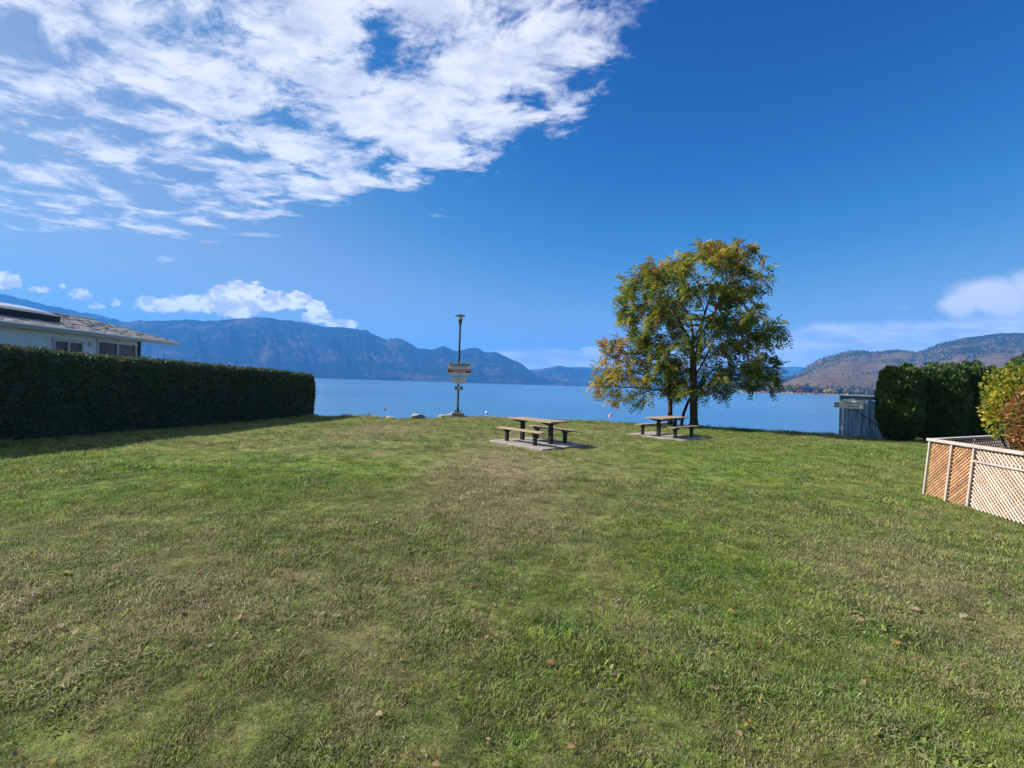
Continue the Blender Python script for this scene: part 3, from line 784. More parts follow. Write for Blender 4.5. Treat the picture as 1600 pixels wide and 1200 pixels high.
def hedge():
    A, B = gnd(0, 691)[:2], gnd(495, 648)[:2]
    d = (B - A) / np.linalg.norm(B - A); nrm = np.array((d[1], -d[0]))      # nrm: towards the lawn
    A = A - d * 9.0; L = np.linalg.norm(B - A); W = 1.3
    # cross-section loop: front face, rounded shoulders, top, back
    def section(s, h):
        pts = []
        for (w, z) in ((0.06, -0.05), (0.0, 0.25), (-0.02, 0.8), (0.0, 1.4), (0.0, h - 0.3), (-0.05, h - 0.10), (-0.16, h), (-0.5, h + 0.02), (-W + 0.16, h), (-W + 0.03, h - 0.15), (-W, h - 0.6), (-W, 1.0), (-W, -0.05)): pts.append((w, z))
        # resample evenly
        pts = np.array(pts); t = np.concatenate([[0], np.cumsum(np.linalg.norm(np.diff(pts, axis=0), axis=1))]); u = np.linspace(0, t[-1], 44)
        return np.stack([np.interp(u, t, pts[:, 0]), np.interp(u, t, pts[:, 1])], 1)
    ns = 150; V = []
    for i in range(ns):
        s = L * i / (ns - 1)
        h = 2.34 + (1.99 - 2.34) * np.clip((s - 9) / (L - 9), 0, 1)
        h = h + 0.05 * float(fbm(s * 0.7, 0.3, 3, 41)) + 0.02 * float(vnoise(s * 3.0, 0.1, 43))
        q = section(s, h)
        e = np.clip((L - s) / 0.22, 0, 1) ** 0.5 if s > L - 0.22 else 1.0          # rounded end
        if i == 0: e = 0.0
        q = q.copy(); mid = np.array((-W / 2, h / 2)); q = mid + (q - mid) * np.array((max(e, 0.02), 0.92 + 0.08 * e if e > 0 else 0.02))
        disp = 0.10 * fbm(s * 1.1 + q[:, 0] * 0.6, q[:, 1] * 1.1 + q[:, 0], 3, 5) + 0.04 * fbm(s * 4 + q[:, 0], q[:, 1] * 4, 2, 8)
        off = q[:, 0] + disp * np.where(q[:, 0] > -W / 2, 1, -1); zz = q[:, 1] + disp * 0.4 * (q[:, 1] > 1.8)
        # the end leans out half way up
        bul = 0.10 * np.sin(np.pi * np.clip(q[:, 1] / h, 0, 1)) * np.clip((s - L + 1.0) / 1.0, 0, 1) + 0.05 * fbm(q[:, 1] * 3, q[:, 0] * 3 + s, 2, 99)
        V.append(np.stack([A[0] + d[0] * (s + bul) + nrm[0] * off, A[1] + d[1] * (s + bul) + nrm[1] * off, zz], 1))
    V = np.concatenate(V); m = 44
    i, j = np.meshgrid(np.arange(ns - 1), np.arange(m - 1), indexing='ij'); a = (i * m + j).ravel()
    Fc = np.stack([a, a + m, a + m + 1, a + 1], 1)
    root = empty('hedge', (A[0] + d[0] * 10, A[1] + d[1] * 10, 0.0))
    ctr = V.mean(0)
    link_mesh('inner_foliage', mesh_np('inner_foliage', V, Fc, M['cedar_core'], smooth=True), root)
    P, Nn = sample_surface(V, Fc, 60000)
    Nn = np.where(((P - ctr) * np.array((nrm[0], nrm[1], 0.0))).sum(1)[:, None] * (Nn * np.array((nrm[0], nrm[1], 0))).sum(1)[:, None] + (Nn[:, 2] * (P[:, 2] - 1.1))[:, None] < 0, -Nn, Nn)
    # an end cap of foliage
    E = V.reshape(ns, m, 3)[-3]; k = rng.integers(0, m, 2400); u = np.sqrt(rng.random(2400))[:, None]
    Pe = E.mean(0) + (E[k] - E.mean(0)) * u; Pe += np.array((d[0], d[1], 0)) * 0.05; Ne = np.tile((d[0], d[1], 0.1), (2400, 1))
    keep = (P @ np.array((d[0], d[1], 0)) - A @ d) > 5.0
    P, Nn = np.concatenate([P[keep], Pe]), np.concatenate([Nn[keep], Ne])
    P = P + Nn * rng.uniform(-0.05, 0.03, (len(P), 1))
    # loose shoots that escaped the last clipping, mostly along the top
    tp = P[(P[:, 2] > 1.85) & (rng.random(len(P)) < 0.10) & (vnoise(P[:, 0] * 1.7, P[:, 1] * 1.7, 6) > -0.1)]
    P, Nn = np.concatenate([P, tp + np.array((0, 0, 0.05))]), np.concatenate([Nn, np.tile((0.0, 0.0, 1.0), (len(tp), 1))])
    SV, SF, k = sprays(P, Nn, 0.078, 5, 0.9, 0.18, out=0.75, up=0.55)
    link_mesh('foliage', mesh_np('foliage', SV, SF, M['cedar'], attr=cedar_tint(P, 0, br=0.075)[k]), root)
    tag(root, 'long clipped evergreen hedge standing dark along the left of the lawn', 'hedge')
hedge()

def cedar(label, px, pyb, w_px, pyt, seed, dep=0.8, sq=4.0, n=9000, group=None, sunk=0.0, tint={}):
    c = gnd(px, pyb); Y = c[1]; top = at(px, pyt, Y)[2]; rw = w_px / 2 / F * Y; rd = rw * dep
    root = empty('cedar', (c[0], c[1], 0.0))
    nu, nv = 40, 30; V = []
    for i in range(nv):
        t = i / (nv - 1)
        prof = (1 - abs(2 * t - 1) ** sq) ** (1 / sq) if 0 < t < 1 else 0.02
        prof = max(prof * (0.80 + 0.20 * min(1, t / 0.35)), 0.02)
        for j in range(nu):
            a = 2 * math.pi * j / nu
            k = prof * (1 + 0.20 * float(fbm(a * 2.0 + seed, t * 5 + seed, 3, seed)) + 0.06 * math.sin(a * 5 + seed) )
            V.append((c[0] + rw * k * math.cos(a), c[1] + rd * k * math.sin(a), 0.03 + (top - 0.05) * t + 0.10 * float(vnoise(a * 2, t * 3, seed)) * (t > 0.8)))
    V = np.array(V)
    i, j = np.meshgrid(np.arange(nv - 1), np.arange(nu), indexing='ij'); a = (i * nu + j).ravel(); b = (i * nu + (j + 1) % nu).ravel()
    Fc = np.stack([a, b, b + nu, a + nu], 1)
    link_mesh('inner_foliage', mesh_np('inner_foliage', V, Fc, M['cedar_core'], smooth=True), root)
    P, Nn = sample_surface(V, Fc, n)
    P = P + Nn * rng.uniform(-0.04, 0.08, (n, 1)) * np.clip(P[:, 2:3] / 0.4, 0.3, 1)
    tp = P[(rng.random(n) < np.where(P[:, 2] > top * 0.86, 0.22, 0.03)) & (vnoise(P[:, 0] * 4, P[:, 1] * 4 + P[:, 2] * 3, seed) > 0.0)]
    up = np.concatenate([tp + np.array((0, 0, 0.08)) * q for q in (0.6, 1.5, 2.4)]); P, Nn = np.concatenate([P, up]), np.concatenate([Nn, np.tile((0.0, 0.0, 1.0), (len(up), 1))])
    SV, SF, k = sprays(P, Nn, 0.15, 5, 0.9, 0.15, out=0.5, up=0.9)
    SV[:, 2] = np.maximum(SV[:, 2], 0.02)
    link_mesh('foliage', mesh_np('foliage', SV, SF, M['cedar'], attr=cedar_tint(P, 0, br=0.05, sc=2.0, **tint)[k]), root)
    mb = MB(); mb.tube([(c[0], c[1], -0.1), (c[0], c[1], 0.5), (c[0], c[1], top * 0.6)], [0.09, 0.07, 0.03], 8); mb.build('trunk', M['bark'], root, smooth=True)
    return tag(root, label, 'cedar', group)
CT = dict(tint=dict(dark=(0.024, 0.066, 0.018), light=(0.068, 0.135, 0.030), brown=(0.10, 0.08, 0.04)))
cedar('narrow clipped cedar nearest to the blue-grey board fence', 1404, 689, 50, 577, 3, sq=4.5, **CT)
cedar('wide clipped cedar in the middle of the dark evergreen row', 1467, 690, 66, 577, 8, sq=4.8, **CT)
cedar('clipped cedar at the end of the row nearest the yellow shrub', 1515, 691, 64, 576, 15, sq=4.8, **CT)
cedar('dark evergreen whose top shows above the yellow shrub at the right edge', 1640, 686, 112, 560, 23, **CT)

def leafy_shrub(label, name, centre, rad, n, cols, weights, lsize, seed, base, nst=11):
    root = empty(name, base); c = np.array(centre); r = np.array(rad)
    rr = np.random.default_rng(seed)
    d = rr.normal(0, 1, (n, 3)); d /= np.linalg.norm(d, axis=1)[:, None]
    q = rr.uniform(0.35, 1.0, n) ** 0.55
    lump = 1 + 0.30 * fbm(d[:, 0] * 2.2 + seed, d[:, 2] * 2.2 + d[:, 1], 3, seed)
    P = c + d * r * (q * lump)[:, None]; P = P[P[:, 2] > base[2] + 0.08]; d = (P - c) / r
    V, Fc, k = sprays(P, d, lsize, 4, 1.1, 0.27, droop=0.25, out=0.7, up=0.2)
    w = np.tile(np.array(weights, float), (len(P), 1))
    nn = vnoise(P[:, 0] * 2.5 + seed, P[:, 2] * 2.5 + P[:, 1] * 1.3, seed); w[:, 1] *= 1 + 2.0 * (nn > 0.1); w[:, 0] *= 1 + 1.5 * (nn < -0.1)
    link_mesh('foliage', mesh_np('foliage', V, Fc, M['shrub_leaf'], attr=pick_tint(len(P), w, cols, 0.3)[k]), root)
    mb = MB()
    for s in range(nst):
        e = c + rr.normal(0, 0.42, 3) * r; e[2] = c[2] + abs(rr.normal(0.3, 0.3)) * r[2]
        b = np.array(base) + np.array((rr.normal(0, .08), rr.normal(0, .08), 0)); mdl = (b + e) / 2 + np.array((0, 0, 0.15)) + rr.normal(0, .05, 3)
        mb.tube([b, mdl, e], [0.022, 0.014, 0.006], 5)
    mb.build('stems', M['twig'], root, smooth=True)
    return tag(root, label, 'shrub')

# ---------------------------------------------------------------- lamp post with its signs
LP = gnd(714.5, 651.5); LP[2] = -0.02; LY = LP[1]
def lamp():
    z = lambda py: at(716, py, LY)[2]
    root = empty('lamp_post', LP)
    tx = 0.0
    zb, zt = z(644.5), z(506)
    R20 = Matrix.Rotation(0.2, 3, 'Z')
    MB().box((LP[0], LP[1], (zb - 0.12) / 2), (0.66, 0.66, zb + 0.12), R20).build('concrete_base', M['concrete'], root, bevel=0.03)
    MB().box((LP[0] - 0.62, LP[1] - 0.02, 0.015), (0.66, 0.8, 0.17), Matrix.Rotation(0.35, 3, 'Z') @ Matrix.Rotation(-0.10, 3, 'Y')).build('concrete_apron', M['concrete'], root, bevel=0.03)
    MB().box((LP[0], LP[1], zb + 0.012), (0.36, 0.36, 0.03)).build('base_plate', M['post'], root, bevel=0.006)
    for sx in (-1, 1):
        for sy in (-1, 1): MB().lathe((LP[0] + sx * .13, LP[1] + sy * .13, zb + 0.025), [(0.022, 0), (0.022, 0.05), (0.012, 0.055), (0.012, 0.08)], 6).build('bolt', M['post'], root)
    m = MB(); m.lathe((LP[0], LP[1], zb + 0.02), [(0.085, 0), (0.08, 0.25), (0.062, 0.28), (0.058, (zt - zb) * .5), (0.05, zt - zb)], 16); m.build('pole', M['post'], root, smooth=True)
    hd = MB(); hd.lathe((LP[0], LP[1], zt), [(0.055, -0.04), (0.075, 0.0), (0.085, 0.08), (0.115, 0.24)], 18); hd.build('lamp_collar', M['post'], root, smooth=True)
    MB().lathe((LP[0], LP[1], zt), [(0.108, 0.235), (0.135, 0.40)], 18).build('lamp_glass', M['glass'], root, smooth=True)
    cp = MB(); cp.lathe((LP[0], LP[1], zt), [(0.13, 0.395), (0.265, 0.405), (0.27, 0.43), (0.19, 0.47), (0.10, 0.50), (0.03, 0.515)], 24); cp.build('lamp_cap', M['post'], root, smooth=True)
    tag(root, 'tall dark lamp post with a flat cap on a concrete block by the lake', 'lamp post')
lamp()

def text_mesh(name, body, size, mat, centre, parent, width=None):
    cu = bpy.data.curves.new(name, 'FONT'); cu.body = body; cu.size = size; cu.align_x = 'CENTER'; cu.align_y = 'CENTER'; cu.extrude = 0.001; cu.offset = size * 0.022
    tmp = bpy.data.objects.new(name, cu); COL.objects.link(tmp)
    me = bpy.data.meshes.new_from_object(tmp.evaluated_get(bpy.context.evaluated_depsgraph_get()))
    bpy.data.objects.remove(tmp); bpy.data.curves.remove(cu)
    V = np.zeros(len(me.vertices) * 3); me.vertices.foreach_get('co', V); V = V.reshape(-1, 3)
    k = width / (V[:, 0].max() - V[:, 0].min()) if width else 1.0
    W = np.stack([V[:, 0] * k + centre[0], np.full(len(V), centre[1]) - V[:, 2], V[:, 1] * k + centre[2]], 1)
    me.vertices.foreach_set('co', W.ravel()); me.materials.clear(); me.materials.append(mat); me.update(); me.name = name
    return link_mesh(name, me, parent)

def print_rows(name, cx, y, z, width, hgt, mat, parent, seed):
    """a row of print too small to read: word-long strokes"""
    r = random.Random(seed); m = MB(); x = cx - width / 2
    while x < cx + width / 2 - 0.02:
        w = min(r.uniform(0.035, 0.10), cx + width / 2 - x); m.box((x + w / 2, y, z), (w, 0.002, hgt)); x += w + 0.018
    return m.build(name, mat, parent)

def signs():
    y0 = LY - 0.075; X = LP[0]
    def rect(x0, y0p, x1, y1p): a, b = at(x0, y0p, LY), at(x1, y1p, LY); return (a[0] + b[0]) / 2, (a[2] + b[2]) / 2, b[0] - a[0], a[2] - b[2]
    # zoom pixels -> photo pixels
    Z = lambda x, y: (640 + x / 5.714, 470 + y / 5.714)
    cx, cz, w, h = rect(*Z(345, 553), *Z(549, 662))
    root = empty('beach_sign', (cx, y0, cz))
    MB().box((cx, y0, cz), (w, 0.012, h)).build('panel', M['sign_white'], root, bevel=0.003)
    b = rect(*Z(345, 606), *Z(549, 645)); MB().box((cx, y0 - 0.0085, b[1]), (w - 0.004, 0.005, b[3])).build('red_band', M['red'], root)
    text_mesh('lettering', 'Paradise', 0.15, M['ink'], (cx - w * 0.165, y0 - 0.009, cz + h * 0.36), root, width=w * 0.52)
    text_mesh('lettering', 'Beach', 0.15, M['ink'], (cx + w * 0.275, y0 - 0.009, cz + h * 0.36), root, width=w * 0.33)
    print_rows('print', cx - 0.06, y0 - 0.0075, cz + h * 0.16, w * 0.62, 0.035, M['ink'], root, 4)
    a = MB(); a.add([(cx + w * .30, y0 - .009, cz + h * .20), (cx + w * .37, y0 - .009, cz + h * .15), (cx + w * .30, y0 - .009, cz + h * .10)], [(0, 2, 1)]); a.build('arrow', M['ink'], root)
    print_rows('print', cx, y0 - 0.0125, b[1] + 0.045, w * 0.85, 0.04, M['sign_white'], root, 5)
    print_rows('print', cx, y0 - 0.0125, b[1] - 0.045, w * 0.55, 0.04, M['sign_white'], root, 6)
    tag(root, 'white sign with a red band and beach name, uppermost on the lamp post', 'sign')
    c2x, c2z, w2, h2 = rect(*Z(372, 664), *Z(515, 686))
    root = empty('notice_sign', (c2x, y0, c2z))
    MB().box((c2x, y0, c2z), (w2, 0.012, h2)).build('panel', M['sign_white'], root, bevel=0.003)
    print_rows('print', c2x, y0 - 0.0075, c2z, w2 * .8, 0.03, M['ink'], root, 7)
    tag(root, 'narrow white notice strip right under the red-banded sign', 'sign')
    c2x, c2z, w2, h2 = rect(*Z(380, 688), *Z(505, 741))
    root = empty('notice_sign', (c2x, y0, c2z))
    MB().box((c2x, y0, c2z), (w2, 0.012, h2)).build('panel', M['sign_white'], root, bevel=0.003)
    for k in (0.25, -0.2): print_rows('print', c2x, y0 - 0.0075, c2z + h2 * k, w2 * (0.7 if k > 0 else .4), 0.03, M['ink'], root, 8)
    tag(root, 'white square-edged notice sign with two lines of print at water level', 'sign')
    c2x, c2z, w2, h2 = rect(*Z(405, 763), *Z(478, 796))
    root = empty('small_plaque', (c2x, y0, c2z))
    MB().box((c2x, y0, c2z), (w2, 0.012, h2)).build('panel', M['green_sign'], root, bevel=0.003)
    MB().box((c2x, y0 - 0.0075, c2z), (0.10, 0.002, 0.14)).build('print', M['sign_white'], root)
    tag(root, 'small grey-green plaque, lowest on the lamp post', 'sign')
signs()

# ---------------------------------------------------------------- picnic tables on their slabs
def rect_fit(c):
    """best rectangle for four ground corners given in order"""
    c = np.array(c); m = c.mean(0); e = ((c[1] - c[0]) + (c[2] - c[3])) / 2; g = ((c[3] - c[0]) + (c[2] - c[1])) / 2
    return m, e, g
def pedestal(name, x, y, h, arm, parent, up, w=0.11):
    m = MB(); m.box((x, y, h / 2 - 0.015), (w, w, h + 0.03), Matrix.Rotation(up, 3, 'Z')); return m
def table_set(px_slab, legs, name_hint, lab):
    m, e, g = rect_fit([gnd(*p)[:2] for p in px_slab])
    ang = math.atan2(e[1], e[0])
    L0, L1 = gnd(*legs[0])[:2], gnd(*legs[1])[:2]
    c = (L0 + L1) / 2; ax = (L1 - L0); sp = np.linalg.norm(ax); ax = ax / sp; nr = np.array((-ax[1], ax[0])); a = math.atan2(ax[1], ax[0])
    Rz = Matrix.Rotation(a, 3, 'Z')
    def W(u, v, z): return (c[0] + ax[0] * u + nr[0] * v, c[1] + ax[1] * u + nr[1] * v, z)
    slab = MB(); slab.box((m[0], m[1], -0.03), (lab['slab'][0], lab['slab'][1], 0.14), Matrix.Rotation(lab.get('sang', a), 3, 'Z'))
    so = slab.build('concrete_pad', M['concrete'], None, bevel=0.015); tag(so, kind='structure')
    zt, zs = 0.735, 0.44; sp = lab.get('sp', 1.25); tl = lab.get('tl', 1.95); off = lab.get('off', 0.68)
    t = empty('picnic_table', W(0, 0, 0.04))
    for k in range(4):
        MB().box(W(0, (k - 1.5) * 0.192, zt), (tl, 0.184, 0.042), Rz).build('table_plank', M['plank'], t, bevel=0.006)
    for s in (-1, 1):
        MB().box(W(s * sp / 2, 0, (zt - 0.02 + 0.04) / 2), (0.115, 0.115, zt - 0.06), Rz).build('leg', M['black_metal'], t, bevel=0.008)
        b = MB(); p0, p1 = W(s * sp / 2, -0.34, zt - 0.045), W(s * sp / 2, 0.34, zt - 0.045)
        # bracket tapering to its ends
        V = []
        for (v, zlo) in ((-0.36, 0.035), (-0.16, 0.085), (0.16, 0.085), (0.36, 0.035)):
            for u in (-0.05, 0.05):
                V += [W(s * sp / 2 + u, v, zt - 0.0225), W(s * sp / 2 + u, v, zt - 0.022 - zlo)]
        Fc = []
        for k in range(3):
            a0 = k * 4; b0 = a0 + 4
            Fc += [(a0, a0 + 2, b0 + 2, b0), (a0 + 1, b0 + 1, b0 + 3, a0 + 3), (a0, b0, b0 + 1, a0 + 1), (a0 + 2, a0 + 3, b0 + 3, b0 + 2)]
        Fc += [(0, 1, 3, 2), (12, 14, 15, 13)]
        b.add(V, Fc); b.build('bracket', M['black_metal'], t)
    tag(t, lab['table'], 'picnic table')
    for s, lb in ((-1, lab['near']), (1, lab['far'])):
        bn = empty('bench', W(0, s * off, 0.04))
        for k in (-0.5, 0.5): MB().box(W(0, s * off + k * 0.15, zs), (tl, 0.143, 0.042), Rz).build('seat_plank', M['plank'], bn, bevel=0.006)
        for q in (-1, 1):
            MB().box(W(q * sp / 2, s * off, (zs - 0.02 + 0.04) / 2), (0.10, 0.10, zs - 0.06), Rz).build('leg', M['black_metal'], bn, bevel=0.008)
            V = []
            for (v, zlo) in ((-0.13, 0.03), (-0.05, 0.085), (0.05, 0.085), (0.13, 0.03)):
                for u in (-0.052, 0.052): V += [W(q * sp / 2 + u, s * off + v, zs - 0.0225), W(q * sp / 2 + u, s * off + v, zs - 0.022 - zlo)]
            Fc = []
            for k in range(3):
                a0 = k * 4; b0 = a0 + 4
                Fc += [(a0, a0 + 2, b0 + 2, b0), (a0 + 1, b0 + 1, b0 + 3, a0 + 3), (a0, b0, b0 + 1, a0 + 1), (a0 + 2, a0 + 3, b0 + 3, b0 + 2)]
            Fc += [(0, 1, 3, 2), (12, 14, 15, 13)]
            MB().add(V, Fc).build('bracket', M['black_metal'], bn)
        tag(bn, lb, 'bench')
    return m, lab.get('sang', a), lab['slab']
SLAB1 = table_set([(760.6, 690.4), (852.8, 703.9), (917.4, 695.6), (833.5, 684.6)], [(815, 688.5), (861, 696)], 'a',
          dict(table='picnic table with plank top near the middle of the lawn', near='low plank bench on the near side of the middle picnic table', far='low plank bench on the lake side of the middle picnic table', slab=(2.35, 2.05)))
SLAB2 = table_set([(982.5, 680), (1068, 689.4), (1092.7, 683.8), (1023, 676.5)], [(1052.8, 681), (1030.3, 683.4)], 'b',
          dict(table='picnic table with plank top in front of the lakeside trees', near='low plank bench left of the picnic table by the trees', far='low plank bench right of the picnic table by the trees', slab=(2.05, 2.45)))

# ---------------------------------------------------------------- house behind the hedge
def house():
    XE, XW, XR = -17.4, -17.78, -21.8
    a = planex(0, 499, XE); ze = planex(140, 517.5, XE)[2]; y_end = planex(277, 535.5, XE)[1]; y0 = 3.0
    zr = planex(80, 490, XR)[2]
    y_wall = planex(218, 540, XW)[1]
    root = empty('house', (XR, 14.0, 0.0))
    # walls: long side and gable end, with openings left for the windows
    wins = []
    for (x0, x1, yt) in ((82, 130, 529), (151, 213, 532)):
        p0, p1 = planex(x0, yt, XW), planex(x1, yt + 4, XW); wins.append((p0[1], p1[1], 1.9, (p0[2] + p1[2]) / 2))
    w = MB(); ys = [y0] + [q for wn in wins for q in wn[:2]] + [y_wall]
    top = ze - 0.05
    for k in range(0, len(ys) - 1, 2): w.box((XW - 0.09, (ys[k] + ys[k + 1]) / 2, top / 2), (0.18, ys[k + 1] - ys[k], top))
    for (p, q, lo, hi) in wins:
        w.box((XW - 0.09, (p + q) / 2, lo / 2), (0.18, q - p, lo)); w.box((XW - 0.09, (p + q) / 2, (hi + top) / 2), (0.18, q - p, top - hi))
    w.box(((XW + 2 * XR - XW) / 2 - 0.1, y_wall - 0.09, top / 2), (2 * (XW - XR) - 0.4, 0.17, top))
    w.build('wall', M['wall'], root)
    MB().box((XW + 0.01, y_wall - 0.055, top / 2), (0.10, 0.14, top - 0.01)).build('corner_board', M['dark_trim'], root)
    for (p, q, lo, hi) in wins:
        fr = MB(); f = 0.075; x = XW + 0.012
        fr.box((x, (p + q) / 2, hi - f / 2), (0.09, q - p + 0.06, f + 0.05)); fr.box((x, (p + q) / 2, lo + f / 2), (0.09, q - p + 0.06, f + 0.05))
        for yy in (p + f / 2, q - f / 2, (p + q) / 2): fr.box((x + 0.002, yy, (lo + hi) / 2), (0.08, f, hi - lo - f))
        wo = fr.build('window', M['white'], root, bevel=0.006)
        for (u, v) in ((p + f, (p + q) / 2 - f / 2), ((p + q) / 2 + f / 2, q - f)):
            MB().box((XW - 0.03, (u + v) / 2, (lo + hi) / 2), (0.02, v - u + 0.03, hi - lo - f)).build('pane', M['pane'], wo)
    y_mid = (wins[0][1] + wins[1][0]) / 2
    wl = MB(); wl.box((XW + 0.04, y_mid, 2.98), (0.08, 0.16, 0.22)); wl.build('wall_lamp', M['white'], root, bevel=0.02)
    # pale curtain and sill visible in the right-hand window
    p, q, lo, hi = wins[1]; MB().box((XW - 0.10, (p * .7 + q * .3), (lo + hi) / 2 - 0.15), (0.01, (q - p) * .34, 0.55)).build('curtain', M['pale_board'], root)
    # roof: two slopes with thickness, fascia, gutter and rows of shingles
    sl = (zr - ze) / (XE - XR)
    rf = MB()
    for s in (1, -1):
        x0, x1 = XE if s > 0 else 2 * XR - XE, XR
        V = [(x0, y0, ze), (x0, y_end, ze), (x1, y_end, zr), (x1, y0, zr)]; V += [(v[0], v[1], v[2] - 0.10) for v in V]
        rf.add(V, [(0, 1, 2, 3), (4, 7, 6, 5), (0, 4, 5, 1), (1, 5, 6, 2), (3, 7, 4, 0)])
    ro = rf.build('roof', M['shingle'], root)
    MB().box((XE + 0.016, (y0 + y_end) / 2, ze - 0.085), (0.03, y_end - y0, 0.17)).build('fascia', M['fascia'], root)
    gt = MB(); gt.tube([(XE + 0.085, y0, ze - 0.06), (XE + 0.085, y_end - 0.02, ze - 0.06)], 0.055, 10); gt.build('gutter', M['fascia'], root, smooth=True)
    bb = MB(); bb.bar((XE - 0.02, y_end + 0.016, ze - 0.09), (XR, y_end + 0.016, zr - 0.09), 0.03, 0.16); bb.build('bargeboard', M['dark_trim'], root)
    MB().box(((XE + XW) / 2 - 0.02, (y0 + y_end) / 2, ze - 0.165), (XE - XW - 0.10, y_end - y0 - 0.1, 0.02)).build('soffit', M['white'], root)
    sh = MB(); nrow = 24; r = random.Random(3)
    for i in range(nrow):
        f0 = i / nrow; x = XE - 0.01 + (XR - XE) * f0; x2 = XE + (XR - XE) * (f0 + 1.15 / nrow); y = y0 + r.uniform(0, 0.3)
        while y < y_end - 0.05:
            wd = min(r.uniform(0.22, 0.36), y_end - y); t0 = r.uniform(0.012, 0.035); z0, z2 = ze + sl * (XE - x), ze + sl * (XE - x2)
            V = [(x, y, z0 + t0), (x, y + wd - 0.012, z0 + t0), (x2, y + wd - 0.012, z2 + 0.008), (x2, y, z2 + 0.008), (x, y, z0 + 0.002), (x, y + wd - 0.012, z0 + 0.002)]
            sh.add(V, [(0, 1, 2, 3), (4, 5, 1, 0), (1, 5, 2), (0, 3, 4)]); y += wd
    so = sh.build('shingles', M['shingle'], ro); so['kind'] = 'stuff'
    rc = MB(); rc.tube([(XR, y0, zr + 0.01), (XR, y_end, zr + 0.01)], 0.06, 8); rc.build('ridge_cap', M['shingle'], ro)
    # domed skylight
    xs = -19.3; ya = planex(-45, 480, xs)[1]; yb = planex(72, 492, xs)[1]; zs_ = ze + sl * (XE - xs)
    dxs, ch = 0.62, 0.30; Ry = Matrix.Rotation(-math.atan(-sl), 3, 'Y')
    sk = empty('skylight', (xs, (ya + yb) / 2, zs_)); sk.parent = root; sk.matrix_parent_inverse = Matrix.Translation(root.location).inverted()
    MB().box((xs, (ya + yb) / 2, zs_ + 0.12), (2 * dxs, yb - ya, ch), Ry).build('curb', M['dark_trim'], sk, bevel=0.02)
    n = 14; V = []
    for i in range(n + 1):
        for j in range(n + 1):
            u, v = 2 * i / n - 1, 2 * j / n - 1; hgt = 0.13 * (max(0, 1 - u ** 4) * max(0, 1 - v ** 4)) ** 0.5
            p = Ry @ Vector((u * dxs * 0.98, v * (yb - ya) / 2 * 0.98, 0.13 + hgt)); V.append((xs + p.x, (ya + yb) / 2 + p.y, zs_ + 0.12 + p.z))
    i, j = np.meshgrid(np.arange(n), np.arange(n), indexing='ij'); a0 = (i * (n + 1) + j).ravel()
    link_mesh('dome', mesh_np('dome', V, np.stack([a0, a0 + n + 1, a0 + n + 2, a0 + 1], 1), M['dome'], smooth=True), sk)
    tag(root, 'pale grey house with low shingled roof and skylight behind the hedge', 'house')
house()

